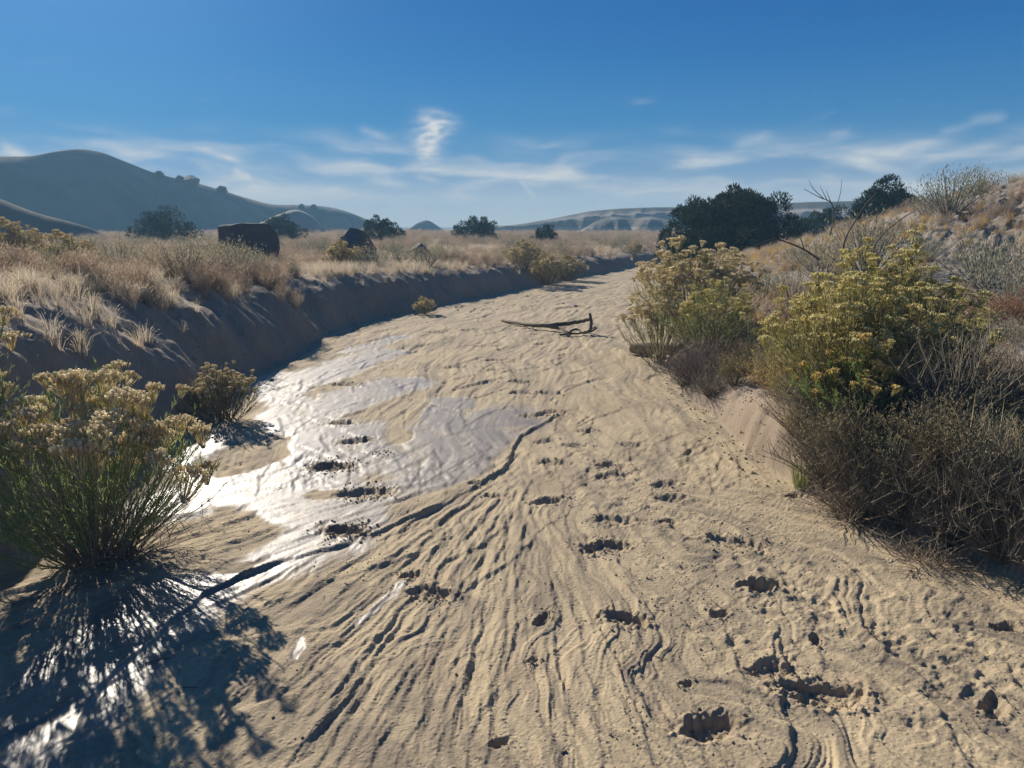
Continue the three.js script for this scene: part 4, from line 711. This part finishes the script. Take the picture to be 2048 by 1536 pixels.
for (const [px, py, sc] of [[1790, 985, 0.8], [1870, 905, 1.0], [1990, 900, 1.1], [1660, 905, 0.8], [1930, 1000, 0.7], [2035, 900, 1.1], [1610, 850, 0.7]]) { const [x, Z] = hit(px, py); single('grass_tuft', greenTuft, M.leaf, x, Z, 'green grass tuft among bare twigs on the right bank', 'grass', 'green tufts on the right bank', sc, px); }
single('grass_tuft', greenTuft.clone(), M.leaf, atPx(1725, 4.35), 4.35, 'green grass tuft in the shade under the dark bare twigs', 'grass', null, 0.9, 2);
{ // bare dead stalks standing against the sky on the right bank
  const stalk = (pts, Z, w, label, group) => { const s = new Shape(), q = pts.map(([a, b]) => { const [x, y, z] = atDepth(a, b, Z); return V(x, y, -z); }), o = q[0].clone(); s.tube(new THREE.CatmullRomCurve3(q.map((p) => p.sub(o))).getPoints(18), w, w * 0.35, [0.085, 0.065, 0.05], 5); return [s, o]; };
  const put = (lines, Z, w, label) => { const g = new THREE.Group(); let o0; lines.forEach((l, i) => { const [s, o] = stalk(l, Z, w * (i ? 0.6 : 1)); if (!o0) o0 = o; const geo = s.geometry(); geo.translate(o.x - o0.x, o.y - o0.y, o.z - o0.z); part(i ? 'twig' : 'stem', geo, M.wood, g); }); g.position.copy(o0); add(g, 'dead_branch', label, 'branch'); };
  put([[[1683, 520], [1690, 480], [1712, 440], [1735, 405], [1755, 385]]], 10.5, 0.016, 'dark dead stalk arching up in front of the round juniper');
  put([[[1740, 505], [1765, 470], [1800, 440], [1838, 416]], [[1722, 500], [1745, 478], [1775, 455]]], 10.6, 0.012, 'dark dead stalk leaning low against the crusted knoll');
  put([[[1660, 470], [1668, 430], [1662, 405], [1640, 395], [1608, 378]], [[1648, 398], [1625, 375], [1618, 360]], [[1655, 402], [1640, 372]], [[1662, 405], [1652, 380]], [[1668, 425], [1680, 390], [1684, 358]]], 15, 0.016, 'leafless grey shrub with upright bare twigs between the two junipers');
  put([[[1640, 520], [1610, 500], [1575, 485], [1548, 478], [1510, 492]], [[1560, 482], [1545, 468], [1535, 462]], [[1608, 498], [1600, 475], [1580, 466]]], 9.6, 0.014, 'crooked dark dead branch arching over the right bank shrubs');
}

// ---------------------------------------------------------------- uncountable cover: grass, weeds, clods
function scatter(name, label, geo, mat, spots, kind = 'stuff') {
  const m = new THREE.InstancedMesh(geo, mat, spots.length), q = new THREE.Quaternion(), mx = new THREE.Matrix4(), c = new THREE.Color(), e = new THREE.Euler();
  spots.forEach(([x, y, z, s, turn, k, tilt = 0], i) => { m.setMatrixAt(i, mx.compose(V(x, y, z), q.setFromEuler(e.set(tilt, turn, tilt * 0.6)), V(s, s, s))); m.setColorAt(i, c.setRGB(...k)); });
  return add(m, name, label, name.split('_').pop(), null, kind);
}
{
  const r = rng(71), tufts = [[], [], []], wd = [[], [], []], golden = [], litter = [];
  for (let n = 0; n < 66000; n++) {
    const az = lerp(-45, 42, r()) * Math.PI / 180, rad = 5 * Math.pow(110 / 5, Math.pow(r(), 0.62)), x = Math.sin(az) * rad, Z = Math.cos(az) * rad, [h, side, sl, sr] = H(x, Z, true);
    if (side === 0) continue;
    const s = side < 0 ? sl : sr, dens = fbm(x * 0.28, Z * 0.28, 3) * 0.5 + 0.5, patch = fbm(x * 0.16 + 30, Z * 0.16, 3), k = 0.8 + 0.4 * r(), kc = [k, k * (0.97 + 0.06 * r()), k];
    const grow = lerp(0.7, 1.5, smooth(15, 60, rad));
    if (side < 0) {
      if ((s < 0.95 + 0.8 * noise(x, Z) && (s < 0.3 || r() > 0.07)) || r() > 0.3 + dens) continue;
      if (patch > -0.05 && r() < 0.6) wd[Math.floor(r() * 3)].push([x, h - 0.02, -Z, lerp(0.5, 1.1, r()) * grow, r() * 6.28, kc]);
      else tufts[Math.floor(r() * 3)].push([x, h - 0.02, -Z, lerp(0.5, 1.0, r()) * grow, r() * 6.28, kc]);
    } else {
      if (s < 0.5) continue;
      const kn = Math.exp(-(((x - 14) / 6) ** 2) - (((Z - 15.5) / 6.5) ** 2)), bare = Z < 17 && kn > 0.08 && patch < 0.22 || (Z < 9.5 && x > 4.2 && patch < 0.3);
      if (bare && r() > 0.06) continue;
      if (r() > 0.25 + dens * 0.8) continue;
      if (Z < 30 && r() < 0.55) golden.push([x, h - 0.02, -Z, lerp(0.5, 1.1, r()) * grow, r() * 6.28, kc]);
      else if (r() < 0.5) tufts[Math.floor(r() * 3)].push([x, h - 0.02, -Z, lerp(0.6, 1.2, r()) * grow, r() * 6.28, kc]);
      else wd[Math.floor(r() * 3)].push([x, h - 0.02, -Z, lerp(0.45, 0.95, r()) * grow, r() * 6.28, kc]);
    }
  }
  const straw = [[0.56, 0.46, 0.33], [0.51, 0.44, 0.34], [0.58, 0.49, 0.37]];
  tufts.forEach((t, i) => scatter('dry_grass', 'straw-coloured dry grass covering the terrace and plain', tuftShape(180 + i, 0.42, 0.2, 46, straw[i], 0.0045, 16), M.dry, t));
  wd.forEach((t, i) => scatter('dry_weeds', 'pinkish tan dry weeds spread over the terrace and plain', weeds[i], M.dry, t));
  scatter('golden_grass', 'golden grass on the right bank and knoll', tuftShape(190, 0.36, 0.22, 60, [0.50, 0.33, 0.10], 0.0045, 12), M.dry, golden);
}
{ // clods and crumbs kicked up round the prints, small stones, bits of litter
  const r = rng(81), clods = [[], []], geo = [5, 6].map((s) => { const g = new THREE.IcosahedronGeometry(1, 1), p = g.getAttribute('position'), q = V(); for (let i = 0; i < p.count; i++) { q.fromBufferAttribute(p, i); const e = 0.8 + 0.5 * noise(q.x * 1.7 + s, q.y * 1.7 + q.z * 2.3); p.setXYZ(i, q.x * e, q.y * e * 0.75, q.z * e); } g.deleteAttribute('uv'); g.computeVertexNormals(); return g; });
  const drop = (x, Z, s) => { const k = 0.75 + 0.5 * r(); clods[r() < 0.5 ? 0 : 1].push([x, H(x, Z) + s * 0.3, -Z, s, r() * 6.28, [0.30 * k, 0.235 * k, 0.155 * k], r() - 0.5]); };
  for (const [px, py, size] of prints) { const [cx, cz] = ground(px, py), n = size > 0.25 ? 26 : 12; for (let k = 0; k < n; k++) { const a = r() * 6.28, d = size * (0.2 + 0.7 * r()); drop(cx + Math.cos(a) * d, cz + Math.sin(a) * d * 0.7, 0.003 + 0.009 * r() * r()); } }
  for (const [px, py, R, n, s] of [[692, 1060, 0.16, 130, 0.012], [664, 932, 0.2, 150, 0.013], [735, 986, 0.18, 120, 0.012], [760, 905, 0.1, 40, 0.012], [860, 1186, 0.1, 50, 0.009], [1212, 1092, 0.16, 80, 0.011], [1470, 1085, 0.16, 80, 0.009], [1380, 1190, 0.3, 170, 0.008], [1330, 1270, 0.25, 90, 0.007], [1650, 1390, 0.16, 90, 0.01], [1545, 1335, 0.12, 60, 0.01], [1290, 1460, 0.2, 60, 0.006], [790, 1140, 0.25, 50, 0.007], [700, 1130, 0.15, 30, 0.007], [1440, 790, 0.3, 60, 0.02], [1530, 860, 0.3, 50, 0.014]])
    { const [cx, cz] = ground(px, py); for (let k = 0; k < n; k++) { const a = r() * 6.28, d = R * Math.sqrt(r()) * (0.5 + r()); drop(cx + Math.cos(a) * d, cz + Math.sin(a) * d, s * (0.25 + 0.9 * r() * r())); } }
  for (let k = 0; k < 1200; k++) { const Z = lerp(1.9, 9, Math.pow(r(), 1.4)), x = lerp(XL(Z) + 0.5, XR(Z), r()); if (wetness(x, Z) < 0.2) drop(x, Z, 0.0025 + 0.006 * Math.pow(r(), 4)); }
  for (let k = 0; k < 500; k++) { const Z = lerp(2.5, 8, r()), x = XR(Z) + lerp(-0.25, 0.3, r()); drop(x, Z, 0.004 + 0.014 * r() * r()); }
  for (let k = 0; k < 500; k++) { const Z = lerp(4, 16, r()), x = XL(Z) + lerp(-0.5, 0.25, r()); drop(x, Z, 0.006 + 0.03 * r() * r() * r()); }
  clods.forEach((c, i) => scatter('mud_crumbs', 'crumbs and clods of dried mud scattered round the footprints', geo[i], new THREE.MeshStandardMaterial({ roughness: 0.97 }), c));
}
{ // broken twigs and straw washed along the mud and bank foot
  const r = rng(91), spots = [], s = new Shape(); s.tube([V(-0.5, 0, 0), V(-0.15, 0.04, 0.05), V(0.2, 0.02, -0.03), V(0.5, 0, 0.04)], 0.03, 0.016, [1, 1, 1], 4);
  for (let n = 0; n < 420; n++) {
    const edge = n < 260, Z = lerp(2.2, 11, Math.pow(r(), 1.3)), x = edge ? (r() < 0.75 ? XR(Z) - lerp(-0.1, 0.5, r() * r()) : XL(Z) + lerp(0, 0.5, r() * r())) : lerp(XL(Z) + 0.4, XR(Z) - 0.1, r()), k = 0.5 + r();
    spots.push([x, H(x, Z) + 0.004, -Z, lerp(0.03, 0.12, r() * r()), r() * 6.28, [0.16 * k, 0.12 * k, 0.085 * k]]);
  }
  scatter('twig_litter', 'small broken twigs and straw strewn on the mud', s.geometry(), M.wood, spots);
}
renderer.render(scene, camera);
